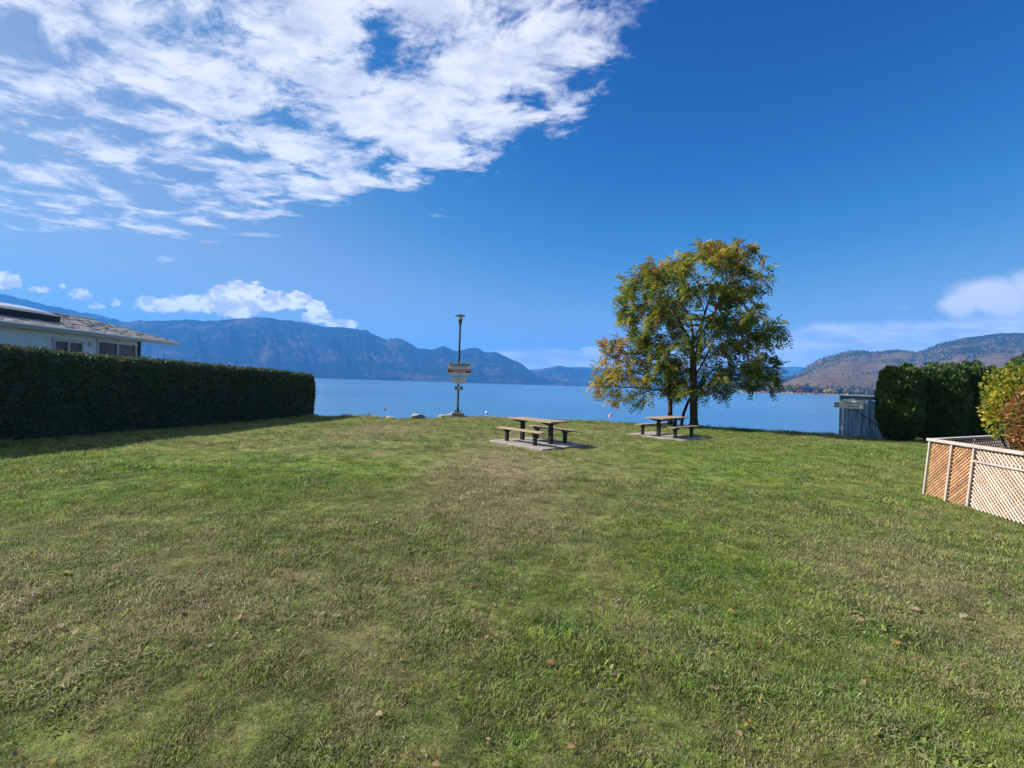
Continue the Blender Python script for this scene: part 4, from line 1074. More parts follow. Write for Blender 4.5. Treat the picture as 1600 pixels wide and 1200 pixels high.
# ---------------------------------------------------------------- board fence by the water
def board_fence():
    A, B = gnd(1310, 680.5)[:2], gnd(1392, 688)[:2]
    d = (B - A) / np.linalg.norm(B - A); B2 = B + d * 0.12; L = np.linalg.norm(B2 - A); nrm = np.array((d[1], -d[0])); nrm = nrm if nrm[1] < 0 else -nrm
    ztop = at(1345, 619, (A[1] + B[1]) / 2)[2]
    root = empty('board_fence', (A[0], A[1], 0)); ang = math.atan2(d[1], d[0]); Rz = Matrix.Rotation(ang, 3, 'Z'); r = random.Random(5)
    P = lambda s, o, z: (A[0] + d[0] * s + nrm[0] * o, A[1] + d[1] * s + nrm[1] * o, z)
    s = 0.16
    while s < L:
        w = r.uniform(0.105, 0.14); hz = ztop - 0.17 - r.uniform(0, 0.03); lo = r.uniform(-0.08, 0.03)
        MB().box(P(s + w / 2, r.uniform(0.0, 0.012), (hz + lo) / 2), (w - 0.008, 0.022, hz - lo), Rz).build('board', M['board'], root, bevel=0.003); s += w
    for q in (0.07, L - 0.1, L * 0.55): MB().box(P(q, -0.06 if q > 0.1 else 0.0, ztop / 2 - 0.11), (0.10, 0.10, ztop + 0.12), Rz).build('post', M['board'], root, bevel=0.006)
    MB().box(P(L / 2, -0.03, ztop - 0.09), (L, 0.06, 0.16), Rz).build('top_rail', M['board'], root, bevel=0.006)
    MB().box(P(L / 2, 0.0, ztop + 0.005), (L + 0.06, 0.16, 0.035), Rz).build('cap', M['white'], root, bevel=0.006)  # sunlight along the fence top is put into the white colour
    a, b = np.array(P(0.55, 0.045, ztop - 0.55)), np.array(P(L * 0.96, 0.045, 0.22))
    MB().bar(a, b, 0.03, 0.06, (nrm[0], nrm[1], 0)).build('dark_diagonal', M['dark_trim'], root)  # dark diagonal bar across the face of the boards
    MB().box(P(L * 0.68, 0.03, ztop - 0.42), (0.028, 0.03, 0.42), Rz).build('batten', M['white'], root)
    MB().box(P(0.155, 0.035, (ztop - 0.62) / 2), (0.07, 0.03, ztop - 0.62), Rz).build('batten', M['pale_board'], root)
    tag(root, 'blue-grey vertical board fence at the water beside the cedars', 'fence')
    sx = 0.02
    sg = empty('board_sign', P(0.5, 0.05, ztop - 0.38))
    wlen = np.linalg.norm(gnd(1352, 684)[:2] - A) * 0.92
    MB().box(P(sx + wlen / 2, 0.05, ztop - 0.38), (wlen, 0.02, 0.37), Rz).build('panel', M['pale_board'], sg, bevel=0.003)
    r = random.Random(2)
    for zz, f in ((0.06, 0.6), (-0.08, 0.35)):
        m = MB(); s = sx + wlen * (0.5 - f / 2)
        while s < sx + wlen * (0.5 + f / 2):
            w = r.uniform(0.04, 0.12); m.box(P(s + w / 2, 0.0615, ztop - 0.38 + zz), (w, 0.002, 0.03), Rz); s += w + 0.02
        m.build('print', M['ink'], sg)
    tag(sg, 'faded white sign board fixed high on the blue-grey fence', 'sign')
    pl = MB().box(P(-0.10, 0.0, ztop - 0.42), (0.20, 0.02, 0.24), Rz).build('side_plaque', pmat('buff_paint', (0.46, 0.37, 0.27), 0.7, var=0.2), None, bevel=0.004)
    tag(pl, 'small buff plaque sticking out from the fence end over the lake', 'sign')
board_fence()

# ---------------------------------------------------------------- lattice enclosure on the right
def lattice():
    C0, C1 = gnd(1446, 774)[:2], gnd(1600, 821)[:2]
    d = (C1 - C0) / np.linalg.norm(C1 - C0); E = C1 + d * 0.9; L = np.linalg.norm(E - C0)
    inn = np.array((-d[1], d[0])); inn = inn if inn[0] > 0 else -inn
    H = at(1456, 688, C0[1])[2]; lean = 0.085
    root = empty('lattice_enclosure', (C0[0], C0[1], 0))
    def P(s, z, o=0.0): return np.array((C0[0] + d[0] * s + inn[0] * (lean * z / H + o), C0[1] + d[1] * s + inn[1] * (lean * z / H + o), z))
    nrm = tuple(np.append(-inn, 0.0))
    sp2 = np.linalg.norm(gnd(1474, 784)[:2] - C0); sp3 = np.linalg.norm(gnd(1517, 795)[:2] - C0)
    def laths(s0, s1, z0, z1, PF, mats, step, w, first):
        """two crossed layers of diagonal laths clipped to the panel"""
        for layer, sg in enumerate((first, -first)):
            o = -0.012 if layer == 0 else 0.0
            k = -(z1 - z0) + 0.02
            while k < (s1 - s0):
                # line s = s0 + k + t (rising) with z = z0 + t, or falling
                lo, hi = max(0.0, -k), min(z1 - z0, s1 - s0 - k)
                if hi - lo > 0.06:
                    if sg > 0: a, b = PF(s0 + k + lo, z0 + lo, o), PF(s0 + k + hi, z0 + hi, o)
                    else: a, b = PF(s0 + k + lo, z1 - lo, o), PF(s0 + k + hi, z1 - hi, o)
                    MB().bar(a, b, w, 0.008, nrm).build('lath', mats[layer], root)
                k += step
    st = 0.068
    laths(0.03, sp2 - 0.01, 0.02, H - 0.03, P, (M['lath_orange'], M['lath_white']), st, 0.026, 1)
    laths(sp2 + 0.03, sp3 - 0.01, 0.02, H - 0.03, P, (M['lath_orange'], M['lath_white']), st, 0.026, 1)
    laths(sp3 + 0.03, L, 0.02, H - 0.24, P, (M['lath_white'], M['lath_orange']), st, 0.024, -1)
    laths(sp3 + 0.03, L, H - 0.215, H - 0.03, P, (M['lath_white'], M['lath_orange']), st, 0.024, -1)
    # stained boards standing behind the laths
    for q in range(int(L / 0.16) + 1):
        a0 = 0.01 + q * 0.16; MB().bar(P(a0 + 0.078, 0.0, 0.045), P(a0 + 0.078, H - 0.04, 0.045), 0.154, 0.014, nrm).build('backing_board', M['backing'], root)
    for s in (0.0, sp2, sp3, L - 0.02): MB().bar(P(s, -0.1, -0.035), P(s, H, -0.035), 0.036, 0.03, nrm).build('post', M['rail'], root, bevel=0.004)
    MB().bar(P(sp3, H - 0.235, -0.03), P(L, H - 0.235, -0.03), 0.03, 0.035, (0, 0, 1)).build('mid_rail', M['rail'], root, bevel=0.004)
    sj = np.linalg.norm(C1 - C0) - 0.05
    MB().bar(P(-0.04, H + 0.012, -0.02), P(sj - 0.006, H + 0.012, -0.02), 0.11, 0.05).build('cap_rail', M['rail'], root, bevel=0.006)
    MB().bar(P(sj + 0.006, H + 0.008, -0.02), P(L, H + 0.008, -0.02), 0.11, 0.05).build('cap_rail', M['rail'], root, bevel=0.006)
    # far side
    Yc = P(0, H)[1]; T2 = None
    dr = ray(1566, 682); s_ = (H - HC) / dr[2]; T2 = dr * s_
    S = P(0, 0)[:2]; e = T2[:2] - P(0, H)[:2]; Le = np.linalg.norm(e); e = e / Le; Le += 1.2; n2 = np.array((-e[1], e[0])); n2 = n2 if n2[1] < 0 else -n2
    def P2(s, z, o=0.0): return np.array((P(0, H)[0] + e[0] * s + n2[0] * o, P(0, H)[1] + e[1] * s + n2[1] * o, z))
    keep = nrm; 
    for layer, sg in enumerate((1, -1)):
        k = -H
        while k < Le:
            lo, hi = max(0.0, -k), min(H - 0.05, Le - k)
            if hi - lo > 0.1:
                a, b = (P2(k + lo, 0.02 + lo, 0.006 * layer), P2(k + hi, 0.02 + hi, 0.006 * layer)) if sg > 0 else (P2(k + lo, H - 0.03 - lo, 0.006 * layer), P2(k + hi, H - 0.03 - hi, 0.006 * layer))
                MB().bar(a, b, 0.036, 0.006, tuple(np.append(n2, 0))).build('lath', M['lath_white'], root)
            k += 0.12
    MB().bar(P2(0.07, H + 0.012), P2(Le, H + 0.012), 0.10, 0.045).build('cap_rail', M['rail'], root, bevel=0.006)
    for s in (0.9, 1.9, Le): MB().bar(P2(s, -0.1, -0.03), P2(s, H - 0.02, -0.03), 0.04, 0.03, tuple(np.append(n2, 0))).build('post', M['rail'], root)
    # plain boarded sides closing the enclosure, out of the picture
    K = [P(L, 0.0)[:2], P(L, 0.0, 3.2)[:2], P2(Le, 0.0)[:2]]
    for a, b in zip(K[:-1], K[1:]):
        ln = np.linalg.norm(b - a); w = (b - a) / ln; nb = int(ln / 0.3); nn = (-w[1], w[0], 0)
        for k in range(nb):
            c = a + w * (k + 0.5) * ln / nb; MB().bar((c[0], c[1], -0.05), (c[0], c[1], H - 0.02), ln / nb - 0.01, 0.018, nn).build('side_board', M['backing'], root)
        MB().bar((a[0], a[1], H + 0.016), (b[0], b[1], H + 0.016), 0.10, 0.045).build('cap_rail', M['rail'], root, bevel=0.006)
    # planting bed inside
    bed = MB(); q = [P(0.05, 0.0, 0.10)[:2], P(L - 0.03, 0, 0.10)[:2], P(L - 0.03, 0, 3.15)[:2], P2(Le - 0.05, 0, 0.1)[:2]]
    V = [(p[0], p[1], 0.10 + 0.004 * i) for i, p in enumerate(q)] + [(p[0], p[1], -0.1) for p in q]
    bed.add(V, [(0, 1, 2, 3), (0, 4, 5, 1), (1, 5, 6, 2), (2, 6, 7, 3), (3, 7, 4, 0)]); tag(bed.build('planting_bed', M['soil'], None), kind='structure')
    tag(root, 'white and orange diagonal lattice enclosure with leaning posts and cap rail', 'fence')
    YG, YY, BR, RD = (0.225, 0.270, 0.036), (0.42, 0.350, 0.036), (0.255, 0.140, 0.050), (0.30, 0.105, 0.045)
    c = at(1608, 634, 8.35)
    leafy_shrub('bushy shrub with bright yellow-green leaves behind the lattice', 'leafy_shrub', c, (0.66, 0.62, 0.78), 4800, (YG, YY, (0.09, 0.13, 0.03)), (1.0, 0.7, 0.35), 0.062, 7, (c[0], c[1], 0.1))
    c = at(1643, 664, 7.3)
    leafy_shrub('rust-red shrub in front of the yellow one at the right edge', 'leafy_shrub', c, (0.62, 0.5, 0.66), 4400, (BR, RD, (0.26, 0.20, 0.06)), (1.0, 0.45, 1.0), 0.054, 17, (c[0], c[1], 0.1))
    return root
lattice()

# ---------------------------------------------------------------- rocks, buoys
def boulder(label, px, py, size, seed, rz=0.0):
    c = gnd(px, py); me = bpy.data.meshes.new('boulder')
    import bmesh
    bm = bmesh.new(); bmesh.ops.create_icosphere(bm, subdivisions=3, radius=1.0)
    r = np.random.default_rng(seed); planes = r.normal(0, 1, (9, 3)); planes /= np.linalg.norm(planes, axis=1)[:, None]
    for v in bm.verts:
        p = np.array(v.co)
        for q in planes:
            k = p @ q - 0.62
            if k > 0: p = p - q * k * 0.9
        p = p + 0.05 * np.array((vnoise(p[0] * 3, p[1] * 3, seed), vnoise(p[1] * 3, p[2] * 3, seed + 1), vnoise(p[2] * 3, p[0] * 3, seed + 2)))
        v.co = Vector(p * np.array(size))
    bm.to_mesh(me); bm.free(); me.materials.append(M['rock'])
    o = bpy.data.objects.new('boulder', me); COL.objects.link(o); o.location = (c[0], c[1], size[2] * 0.30); o.rotation_euler = (0, 0.12, rz)
    return tag(o, label, 'rock')
boulder('flat-topped grey boulder on the bank left of the lamp post', 653, 654.5, (0.42, 0.35, 0.26), 4, 0.5)
boulder('small pale rock low on the bank, leftmost of the rocks', 610, 654, (0.22, 0.18, 0.10), 9, 0.2)

def buoy(label, px, py, mat, mat2, r=0.20):
    c = gnd(px, py, WATER_Z); root = empty('buoy', (c[0], c[1], WATER_Z))
    MB().lathe((c[0], c[1], WATER_Z), [(r * .3, -r * .7), (r * .8, -r * .45), (r, 0.0), (r * .95, r * .4), (r * .7, r * .8), (r * .3, r * 1.02)], 16).build('float', mat, root, smooth=True)
    MB().lathe((c[0], c[1], WATER_Z), [(r * 1.015, r * .05), (r * 1.0, r * .33), (r * .9, r * .33), (r * .9, r * .05)], 16).build('band', mat2, root, smooth=True)
    MB().lathe((c[0], c[1], WATER_Z + r), [(r * .28, 0), (r * .22, r * .35), (r * .08, r * .42)], 10).build('eye', mat2, root, smooth=True)
    return tag(root, label, 'buoy')
buoy('red buoy with white band on the water left of the trees', 953.5, 650.5, M['buoy_red'], M['buoy_white'])
buoy('white mooring buoy on the water right of the lamp post', 760.5, 645.5, M['buoy_white'], M['buoy_dark'], 0.19)
buoy('dark red buoy on the water left of the lamp post', 601.5, 641, M['buoy_dark'], M['buoy_red'], 0.14)

# ---------------------------------------------------------------- far shore: trees, houses, woods
def far_crown(seed, conifer=False, n=240):
    r = np.random.default_rng(seed)
    if conifer:
        t = r.random(n) ** 0.8; a = r.uniform(0, 6.283, n); rr = (1 - t) * 0.22 * np.sqrt(r.random(n)); P = np.stack([rr * np.cos(a), rr * np.sin(a), 0.08 + 0.9 * t], 1); s = 0.07
    else:
        d = r.normal(0, 1, (n, 3)); d /= np.linalg.norm(d, axis=1)[:, None]; q = r.uniform(0.3, 1, n) ** 0.5 * (1 + 0.35 * fbm(d[:, 0] * 2 + seed, d[:, 2] * 2, 2, seed)); P = np.array((0, 0, 0.56)) + d * q[:, None] * np.array((0.36, 0.36, 0.42)); s = 0.10
    D = r.normal(0, 1, (n, 3)); D /= np.linalg.norm(D, axis=1)[:, None]; S = np.cross(D, r.normal(0, 1, (n, 3))); S /= np.linalg.norm(S, axis=1)[:, None]
    sz = s * r.uniform(0.6, 1.3, n)[:, None]
    V = np.stack([P - D * sz, P + S * sz * .8, P + D * sz, P - S * sz * .8], 1).reshape(-1, 3); V[:, 2] = np.clip(V[:, 2], 0.03, 1.05)
    return V, np.arange(len(V)).reshape(-1, 4)

def far_shore_things():
    cols = dict(green=(0.19, 0.21, 0.055), olive=(0.36, 0.29, 0.085), grey=(0.19, 0.17, 0.12), yellow=(0.75, 0.52, 0.04), red=(0.50, 0.10, 0.06), conifer=(0.05, 0.065, 0.04))
    words = dict(green='green round-headed tree on the far shore', olive='olive tree turning colour on the far shore', grey='grey-green tree on the far shore', yellow='bright yellow autumn tree on the far shore', red='low dark red autumn tree on the far shore', conifer='dark pointed conifer on the far shore')
    mats = {k: leafmat('far_' + k + '_leaf', c, transl=0.2, var=0.45, sc=0.25) for k, c in cols.items()}
    meshes = {}
    for k in cols:
        meshes[k] = []
        for s in range(3):
            V, Fc = far_crown(50 + s * 7 + len(k), k == 'conifer'); meshes[k].append(mesh_np('far_crown', V, Fc, mats[k]))
    tm = MB(); tm.tube([(0, 0, -0.02), (0, 0, 0.3), (0.01, 0, 0.6)], [0.022, 0.017, 0.008], 6); tme = bpy.data.meshes.new('far_trunk'); tme.from_pydata(tm.v, [], tm.f); tme.materials.append(M['bark'])
    r = random.Random(12)
    spots = []
    for px in np.arange(1168, 1262, 6.5): spots.append((px, r.choice(['olive', 'olive', 'green', 'grey']), r.uniform(19, 26)))
    for px in (1243, 1248, 1253): spots.append((px, 'red', 11))
    for px in (1272, 1277): spots.append((px, 'red', 9))
    for px in np.arange(1262, 1288, 6): spots.append((px, r.choice(['grey', 'green']), r.uniform(15, 20)))
    for px in (1289, 1294, 1299, 1304): spots.append((px, 'yellow', r.uniform(12, 15)))
    for px in np.arange(1306, 1400, 5.5): spots.append((px, r.choice(['grey', 'grey', 'olive', 'conifer']), r.uniform(11, 22)))
    for px in np.arange(1265, 1400, 7): spots.append((px, r.choice(['conifer', 'grey']), -r.uniform(16, 24)))
    for (px, k, h) in spots:
        back = h < 0; h = abs(h)
        Y = 1150 - (px - 1090) * 0.25 + (90 if back else (0 if k == 'red' else 14)) + r.uniform(0, 18)
        p = at(px, 600 + (px - 800) * math.tan(ROLL), Y)
        z = WATER_Z + 1.2 + (Y - 1150 + (px - 1090) * .25) / 250 * 4.8
        e = empty('shore_tree', (p[0], p[1], z)); e.scale = (h, h, h); e.rotation_euler = (0, 0, r.uniform(0, 6.28))
        for nm, me in (('crown', r.choice(meshes[k])), ('trunk', tme)):
            o = bpy.data.objects.new(nm, me); COL.objects.link(o); o.parent = e
        tag(e, words[k], 'tree', k + ' trees along the far shore')
    # houses among the trees
    hs = [(1326, 6, 'pale two-storey house among trees on the far shore, leftmost of three'), (1347, 7, 'tall pale house among the far shore trees, middle of three'), (1366, 6, 'pale far-shore house nearest to the clipped cedars')]
    for i, (px, w, lab) in enumerate(hs):
        Y = 1150 - (px - 1090) * 0.25 + 125; c = at(px, 600 + (px - 800) * math.tan(ROLL), Y); x, y = c[0], c[1]; z0 = WATER_Z + 9 + i * 1.5
        root = empty('far_house', (x, y, z0 - 8)); W_, D_, H_ = w * 1.5, 9.0, 8.0
        MB().box((x, y, z0 + H_ / 2 - 4), (W_, D_, H_ + 8)).build('wall', M['house_far'], root)
        m = MB(); m.add([(x - W_ / 2 - .5, y - D_ / 2 - .6, z0 + H_), (x + W_ / 2 + .5, y - D_ / 2 - .6, z0 + H_), (x + W_ / 2 + .5, y + D_ / 2 + .6, z0 + H_), (x - W_ / 2 - .5, y + D_ / 2 + .6, z0 + H_), (x - W_ / 2 - .5, y, z0 + H_ + 2.6), (x + W_ / 2 + .5, y, z0 + H_ + 2.6)],
                        [(0, 1, 5, 4), (2, 3, 4, 5), (0, 4, 3), (1, 2, 5), (0, 3, 2, 1)]); m.build('roof', M['roof_far'], root)
        for k in range(2):
            for q in range(2): MB().box((x + (k - .5) * W_ * .5, y - D_ / 2 - 0.05, z0 + 2 + q * 3.2), (W_ * .25, 0.1, 1.6)).build('window', M['pane'], root)
        tag(root, lab, 'house')
    # dark conifer woods on the hill, far too many to count
    V0, F0 = [], []
    for k in range(6): a = k * math.pi / 3; V0.append((0.2 * math.cos(a), 0.2 * math.sin(a), 0.0))
    V0.append((0, 0, 1.0)); F0 = [(k, (k + 1) % 6, 6) for k in range(6)]
    V0, F0 = np.array(V0), np.array(F0)
    nv, nu, _ = HV.shape; allV, allF, n = [], [], 0
    px_all = np.linspace(1120, 3200, nu)
    rr = np.random.default_rng(5)
    for _ in range(34000):
        i = int(rr.integers(2, nv - 1)); j = int(rr.integers(0, nu * 0.42)); v = i / (nv - 1) * 1.35; p = HV[i, j]
        nz = float(fbm(p[0] * 0.004, p[1] * 0.004 + p[2] * .006, 3, 33))
        want = 0.008 + (0.9 if (v > 0.80 and v < 1.02) else 0.0) * (nz > -0.05) + 0.75 * (px_all[j] > 1440) * (v > 0.58) * (nz > -0.12) + 0.4 * (v < 0.12) * (px_all[j] > 1300) + 0.55 * (px_all[j] < 1262) * (v > .7) + 0.35 * (nz > 0.33)
        if v > 1.1 or rr.random() > want: continue
        q = p + (HV[min(i + 1, nv - 1), j] - p) * rr.random(); h = rr.uniform(7, 15)
        allV.append(V0 * np.array((h, h, h)) + q - np.array((0, 0, 0.8)) + np.array((rr.normal(0, 6), 0, 0))); allF.append(F0 + n); n += 7
    me = mesh_np('conifer_wood', np.concatenate(allV), np.concatenate(allF), pmat('conifer_wood_foliage', (0.024, 0.034, 0.024), 1.0, var=0.5, vscale=0.02, coords='World', spec=0.0))
    tag(link_mesh('conifer_wood', me), 'dark conifer woods scattered over the dry hill across the lake', 'woods', kind='stuff')
far_shore_things()

# ---------------------------------------------------------------- grass, fallen leaves
def inside_blocked(x, y):
    m = np.zeros(len(x), bool)
    for c, a, sz in (SLAB1, SLAB2):
        u, v = (x - c[0]) * math.cos(a) + (y - c[1]) * math.sin(a), -(x - c[0]) * math.sin(a) + (y - c[1]) * math.cos(a)
        m |= (np.abs(u) < sz[0] / 2 - 0.01) & (np.abs(v) < sz[1] / 2 - 0.01)
    c0, c1 = gnd(1446, 774)[:2], gnd(1600, 821)[:2]; d = (c1 - c0) / np.linalg.norm(c1 - c0)
    side = (x - c0[0]) * (-d[1]) + (y - c0[1]) * d[0]; side = side * (1 if -d[1] > 0 else -1)
    m |= (side > 0.12) & (y < c0[1] + 0.05 + (x - c0[0]) * 0.42)
    return m

def grass():
    protos = bpy.data.collections.new('grass_tufts')
    for k in range(11):
        r = np.random.default_rng(200 + k); nb = 40 if k < 8 else (18 if k < 10 else 26)
        a = r.uniform(0, 6.283, nb); rad = 0.075 * np.sqrt(r.random(nb)); B = np.stack([rad * np.cos(a), rad * np.sin(a), np.full(nb, -0.006)], 1)
        ln = r.uniform(0.016, 0.044, nb) * (1.0 + 0.5 * (r.random(nb) < 0.10)); th = r.uniform(0, 6.283, nb); tilt = r.uniform(0.15, 1.25, nb)
        wide = r.uniform(0.0014, 0.0028, nb)
        if k in (8, 9): tilt = r.uniform(1.30, 1.56, nb); ln = r.uniform(0.025, 0.062, nb); B[:, 2] = r.uniform(0.002, 0.022, nb); wide = r.uniform(0.0010, 0.0020, nb)   # dead thatch lying flat
        if k == 10: tilt = r.uniform(0.7, 1.35, nb); ln = r.uniform(0.022, 0.048, nb); wide = r.uniform(0.006, 0.011, nb)                                                # broad-leaved weeds
        H = np.stack([np.cos(th) * np.sin(tilt), np.sin(th) * np.sin(tilt), np.cos(tilt)], 1); S = np.stack([-np.sin(th), np.cos(th), np.zeros(nb)], 1)
        w = wide[:, None]; l = ln[:, None]
        mid = B + H * l * 0.55 + np.array((0, 0, 0.12)) * l; tip = B + H * l + np.array((0, 0, -0.10)) * l
        V = np.stack([B - S * w, B + S * w, mid + S * w * .8, tip, mid - S * w * .8], 1).reshape(-1, 3)
        Fc = np.concatenate([np.array([[0, 1, 2], [0, 2, 4], [4, 2, 3]]) + 5 * i for i in range(nb)])
        C = np.repeat(r.random((nb, 3)), 5, axis=0)
        if k in (8, 9): C[:, 0] = 0.0
        if k == 10: C[:, 0] = 1.0; C[:, 1] = 0.9
        protos.objects.link(bpy.data.objects.new('tuft', mesh_np('tuft', V, Fc, M['blade'], attr=C)))
    # points: dense close to the eye, thinner with distance
    out = []
    for (n, y0, y1, p) in ((54000, 0.8, 4.0, 1.0), (68000, 4.0, 9.0, 1.0), (58000, 9.0, 25.0, 1.0)):
        u = rng.random(n * 3)
        y = np.sqrt(y0 ** 2 + (y1 ** 2 - y0 ** 2) * u) if y0 > 8 else y0 + (y1 - y0) * u ** 1.25
        x = rng.uniform(-1, 1, len(y)) * (1.40 * y + 2.6)
        ok = (y < crest(x) + 0.10) & ~inside_blocked(x, y) & (rng.random(len(y)) < 0.34)
        out.append(np.stack([x[ok], y[ok]], 1))
    P = np.concatenate(out); x, y = P[:, 0], P[:, 1]
    bare = fbm(x * 1.3, y * 1.3, 3, 17); keep = (bare > -0.38) | (rng.random(len(x)) < 0.35); x, y = x[keep], y[keep]; bare = bare[keep]
    z = zlawn(x, y)
    past = np.clip(y - (crest(x) - 0.6), 0, 2); z = np.where(past > 0, z - 0.05 * past, z)
    me = bpy.data.meshes.new('lawn_grass'); n = len(x)
    me.vertices.add(n); me.vertices.foreach_set('co', np.stack([x, y, z], 1).astype(np.float32).ravel())
    dist = np.hypot(x, y)
    lush = np.clip(1.0 + 0.8 * fbm(x * 0.9 + 5, y * 0.9, 3, 71) + 0.85 * vnoise(x * 3.1, y * 3.1, 75), 0.5, 1.65)
    kind = rng.integers(0, 8, n); u = rng.random(n); th = u < np.where(fbm(x * 0.8, y * 0.8, 3, 55) > 0.0, 0.12, 0.03); kind[th] = 8 + rng.integers(0, 2, th.sum())
    kind[(u > 0.5) & (vnoise(x * 1.7, y * 1.7, 91) > 0.27) & (rng.random(n) < 0.25)] = 10
    sc = lush * rng.uniform(0.75, 1.25, n) * np.clip(0.85 + dist / 22.0, 0.9, 1.6) * np.where((y > crest(x) - 0.35) & (rng.random(n) < 0.5), rng.uniform(1.3, 2.4, n), 1.0)
    a = me.attributes.new('tuft_scale', 'FLOAT', 'POINT'); a.data.foreach_set('value', sc.astype(np.float32))
    a = me.attributes.new('tuft_rot', 'FLOAT_VECTOR', 'POINT'); a.data.foreach_set('vector', np.stack([rng.normal(0, .12, n), rng.normal(0, .12, n), rng.uniform(0, 6.283, n)], 1).astype(np.float32).ravel())
    a = me.attributes.new('tuft_kind', 'INT', 'POINT'); a.data.foreach_set('value', kind.astype(np.int32))
    o = link_mesh('lawn_grass', me)
    ng = bpy.data.node_groups.new('grass_scatter', 'GeometryNodeTree')
    ng.interface.new_socket('Geometry', in_out='INPUT', socket_type='NodeSocketGeometry'); ng.interface.new_socket('Geometry', in_out='OUTPUT', socket_type='NodeSocketGeometry')
    N = ng.nodes; gi, go = N.new('NodeGroupInput'), N.new('NodeGroupOutput'); iop = N.new('GeometryNodeInstanceOnPoints'); ci = N.new('GeometryNodeCollectionInfo')
    ci.inputs['Collection'].default_value = protos; ci.inputs['Separate Children'].default_value = True; ci.inputs['Reset Children'].default_value = True
    def na(nm, typ): q = N.new('GeometryNodeInputNamedAttribute'); q.data_type = typ; q.inputs['Name'].default_value = nm; return [s for s in q.outputs if s.enabled and s.name == 'Attribute'][0]
    L = ng.links.new
    L(gi.outputs[0], iop.inputs['Points']); L(ci.outputs[0], iop.inputs['Instance']); iop.inputs['Pick Instance'].default_value = True
    L(na('tuft_kind', 'INT'), iop.inputs['Instance Index']); L(na('tuft_rot', 'FLOAT_VECTOR'), iop.inputs['Rotation']); L(na('tuft_scale', 'FLOAT'), iop.inputs['Scale'])
    L(iop.outputs[0], go.inputs[0])
    md = o.modifiers.new('scatter', 'NODES'); md.node_group = ng
    tag(o, 'short patchy green and straw coloured grass of the lawn', 'grass', kind='stuff')
grass()

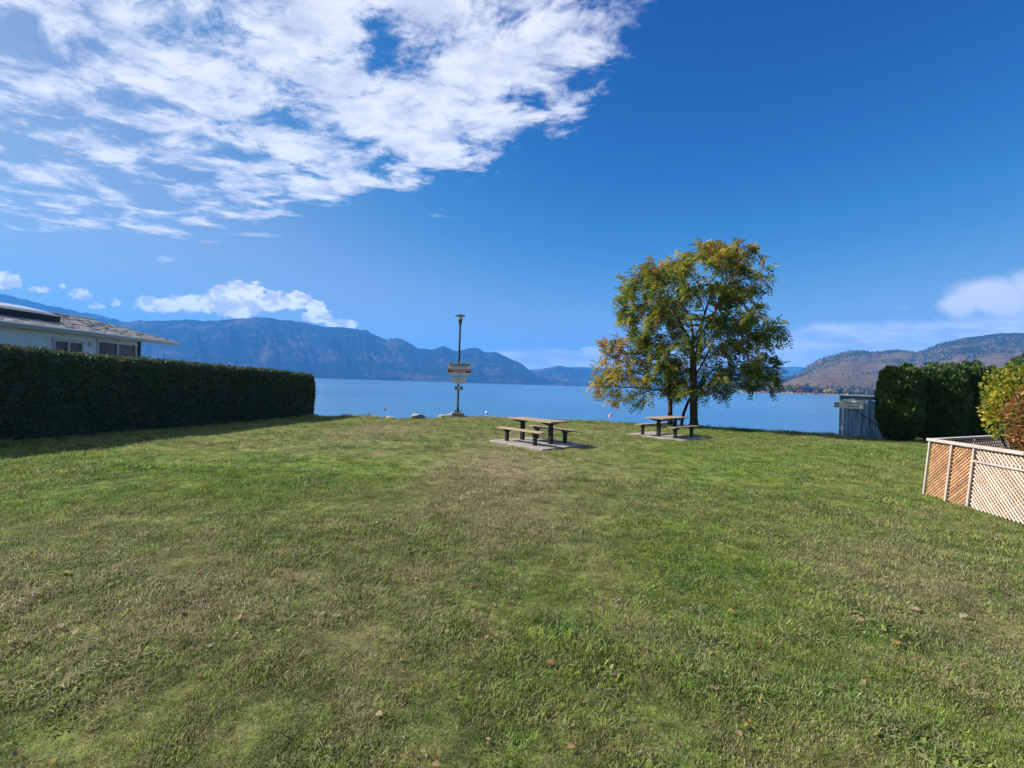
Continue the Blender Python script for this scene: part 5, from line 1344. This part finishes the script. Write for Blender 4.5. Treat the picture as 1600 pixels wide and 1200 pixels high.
def leaves():
    # a curled oval leaf
    def leaf_shape(seed):
        r = np.random.default_rng(seed); V, Fc = [], []
        prof = [(0.0, 0.0), (0.18, 0.22), (0.42, 0.34), (0.68, 0.27), (0.88, 0.12), (1.0, 0.0)]
        for i, (t, w) in enumerate(prof):
            w *= r.uniform(0.8, 1.2)
            zc = 0.10 * math.sin(t * 3.1) + 0.05 * r.normal()
            V += [(t - .5, -w, zc + 0.22 * w * r.uniform(0.2, 2.0)), (t - .5, 0, zc - 0.02), (t - .5, w, zc + 0.22 * w * r.uniform(0.2, 2.0))]
        for i in range(len(prof) - 1):
            a = i * 3; Fc += [(a, a + 1, a + 4, a + 3), (a + 1, a + 2, a + 5, a + 4)]
        return np.array(V), np.array(Fc)
    tints = [(0.25, 0.17, 0.09), (0.17, 0.09, 0.045), (0.31, 0.25, 0.15), (0.27, 0.21, 0.05), (0.12, 0.075, 0.045)]
    names = ['tan', 'brown', 'pale straw', 'yellow', 'dark brown']
    meshes = []
    for k, c in enumerate(tints):
        V, Fc = leaf_shape(k); meshes.append(mesh_np('fallen_leaf', V, Fc, M['dead_leaf'], smooth=True, attr=np.tile(c, (len(V), 1))))
    spots = [(285, 965), (345, 967), (95, 985), (118, 995), (505, 965), (372, 975), (390, 915), (105, 905), (50, 935), (478, 967), (530, 968), (1058, 925), (1112, 945), (1142, 960), (980, 877), (1530, 895), (1545, 897), (1512, 860), (1430, 958), (1345, 975), (1335, 963), (1505, 968),
             (1180, 1045), (918, 975), (298, 820), (585, 830), (640, 865), (760, 1000), (850, 760), (700, 940), (455, 905), (308, 898), (1200, 800), (1290, 845), (1000, 840), (210, 790), (740, 870), (860, 1040), (1400, 1010), (1570, 935)]
    r = random.Random(8)
    for i, (px, py) in enumerate(spots):
        p = gnd(px, py); k = r.choice([0, 1, 1, 2, 3, 4]); o = bpy.data.objects.new('fallen_leaf', meshes[k]); COL.objects.link(o)
        s = r.uniform(0.045, 0.08); o.scale = (s, s, s); o.location = (p[0], p[1], float(zlawn(p[0], p[1])) + 0.034); o.rotation_euler = (r.uniform(-.35, .35), r.uniform(-.35, .35), r.uniform(0, 6.28))
        tag(o, names[k] + ' curled fallen leaf lying on the lawn', 'leaf', names[k] + ' fallen leaves on the lawn')
    n = 1500; y = rng.uniform(1.8, 21, n); x = rng.uniform(-1.1, 1.1, n) * y * 1.1
    tb = gnd(1084, 667); x = np.concatenate([x, tb[0] + rng.normal(-0.4, 2.0, 420)]); y = np.concatenate([y, tb[1] - np.abs(rng.normal(0.2, 1.5, 420))])      # more under the trees
    ok = (y < crest(x) - 0.2) & ~inside_blocked(x, y); x, y = x[ok], y[ok]; AV, AF, AC, b = [], [], [], 0
    for xi, yi in zip(x, y):
        V, Fc = leaf_shape(int(rng.integers(0, 9))); s = rng.uniform(0.018, 0.050); a, t1 = rng.uniform(0, 6.28), rng.normal(0, .35)
        R = np.array(Matrix.Rotation(a, 3, 'Z') @ Matrix.Rotation(t1, 3, 'X')); AV.append((V * s) @ R.T + np.array((xi, yi, float(zlawn(xi, yi)) + 0.026))); AF.append(Fc + b); b += len(V)
        AC.append(np.tile(np.array(tints[int(rng.integers(0, 5))]) * rng.uniform(.8, 1.3), (len(V), 1)))
    me = mesh_np('leaf_litter', np.concatenate(AV), np.concatenate(AF), M['dead_leaf'], smooth=True, attr=np.concatenate(AC))
    tag(link_mesh('leaf_litter', me), 'small dry leaves and bits strewn over the whole lawn', 'leaves', kind='stuff')
leaves()

# ---------------------------------------------------------------- the air over the lake
def haze():
    me = bpy.data.meshes.new('haze'); m = MB(); x0, x1, y0, y1, z0, z1 = -12500, 12500, -700, 13500, -7.5, 1120; m.box(((x0 + x1) / 2, (y0 + y1) / 2, (z0 + z1) / 2), (x1 - x0, y1 - y0, z1 - z0))
    mat = bpy.data.materials.new('haze_air'); mat.use_nodes = True; t = NT(mat.node_tree); mat.node_tree.nodes.clear()
    v = t.n('ShaderNodeVolumePrincipled'); v.inputs['Color'].default_value = (0.10, 0.42, 1.0, 1.0); v.inputs['Density'].default_value = HAZE; v.inputs['Anisotropy'].default_value = 0.0
    o = t.n('ShaderNodeOutputMaterial'); t.link(v.outputs[0], o.inputs['Volume'])
    h = m.build('haze', mat); tag(h, 'thin bluish haze in the air over the lake', 'haze', kind='stuff')
HAZE = 1.05e-4
haze()
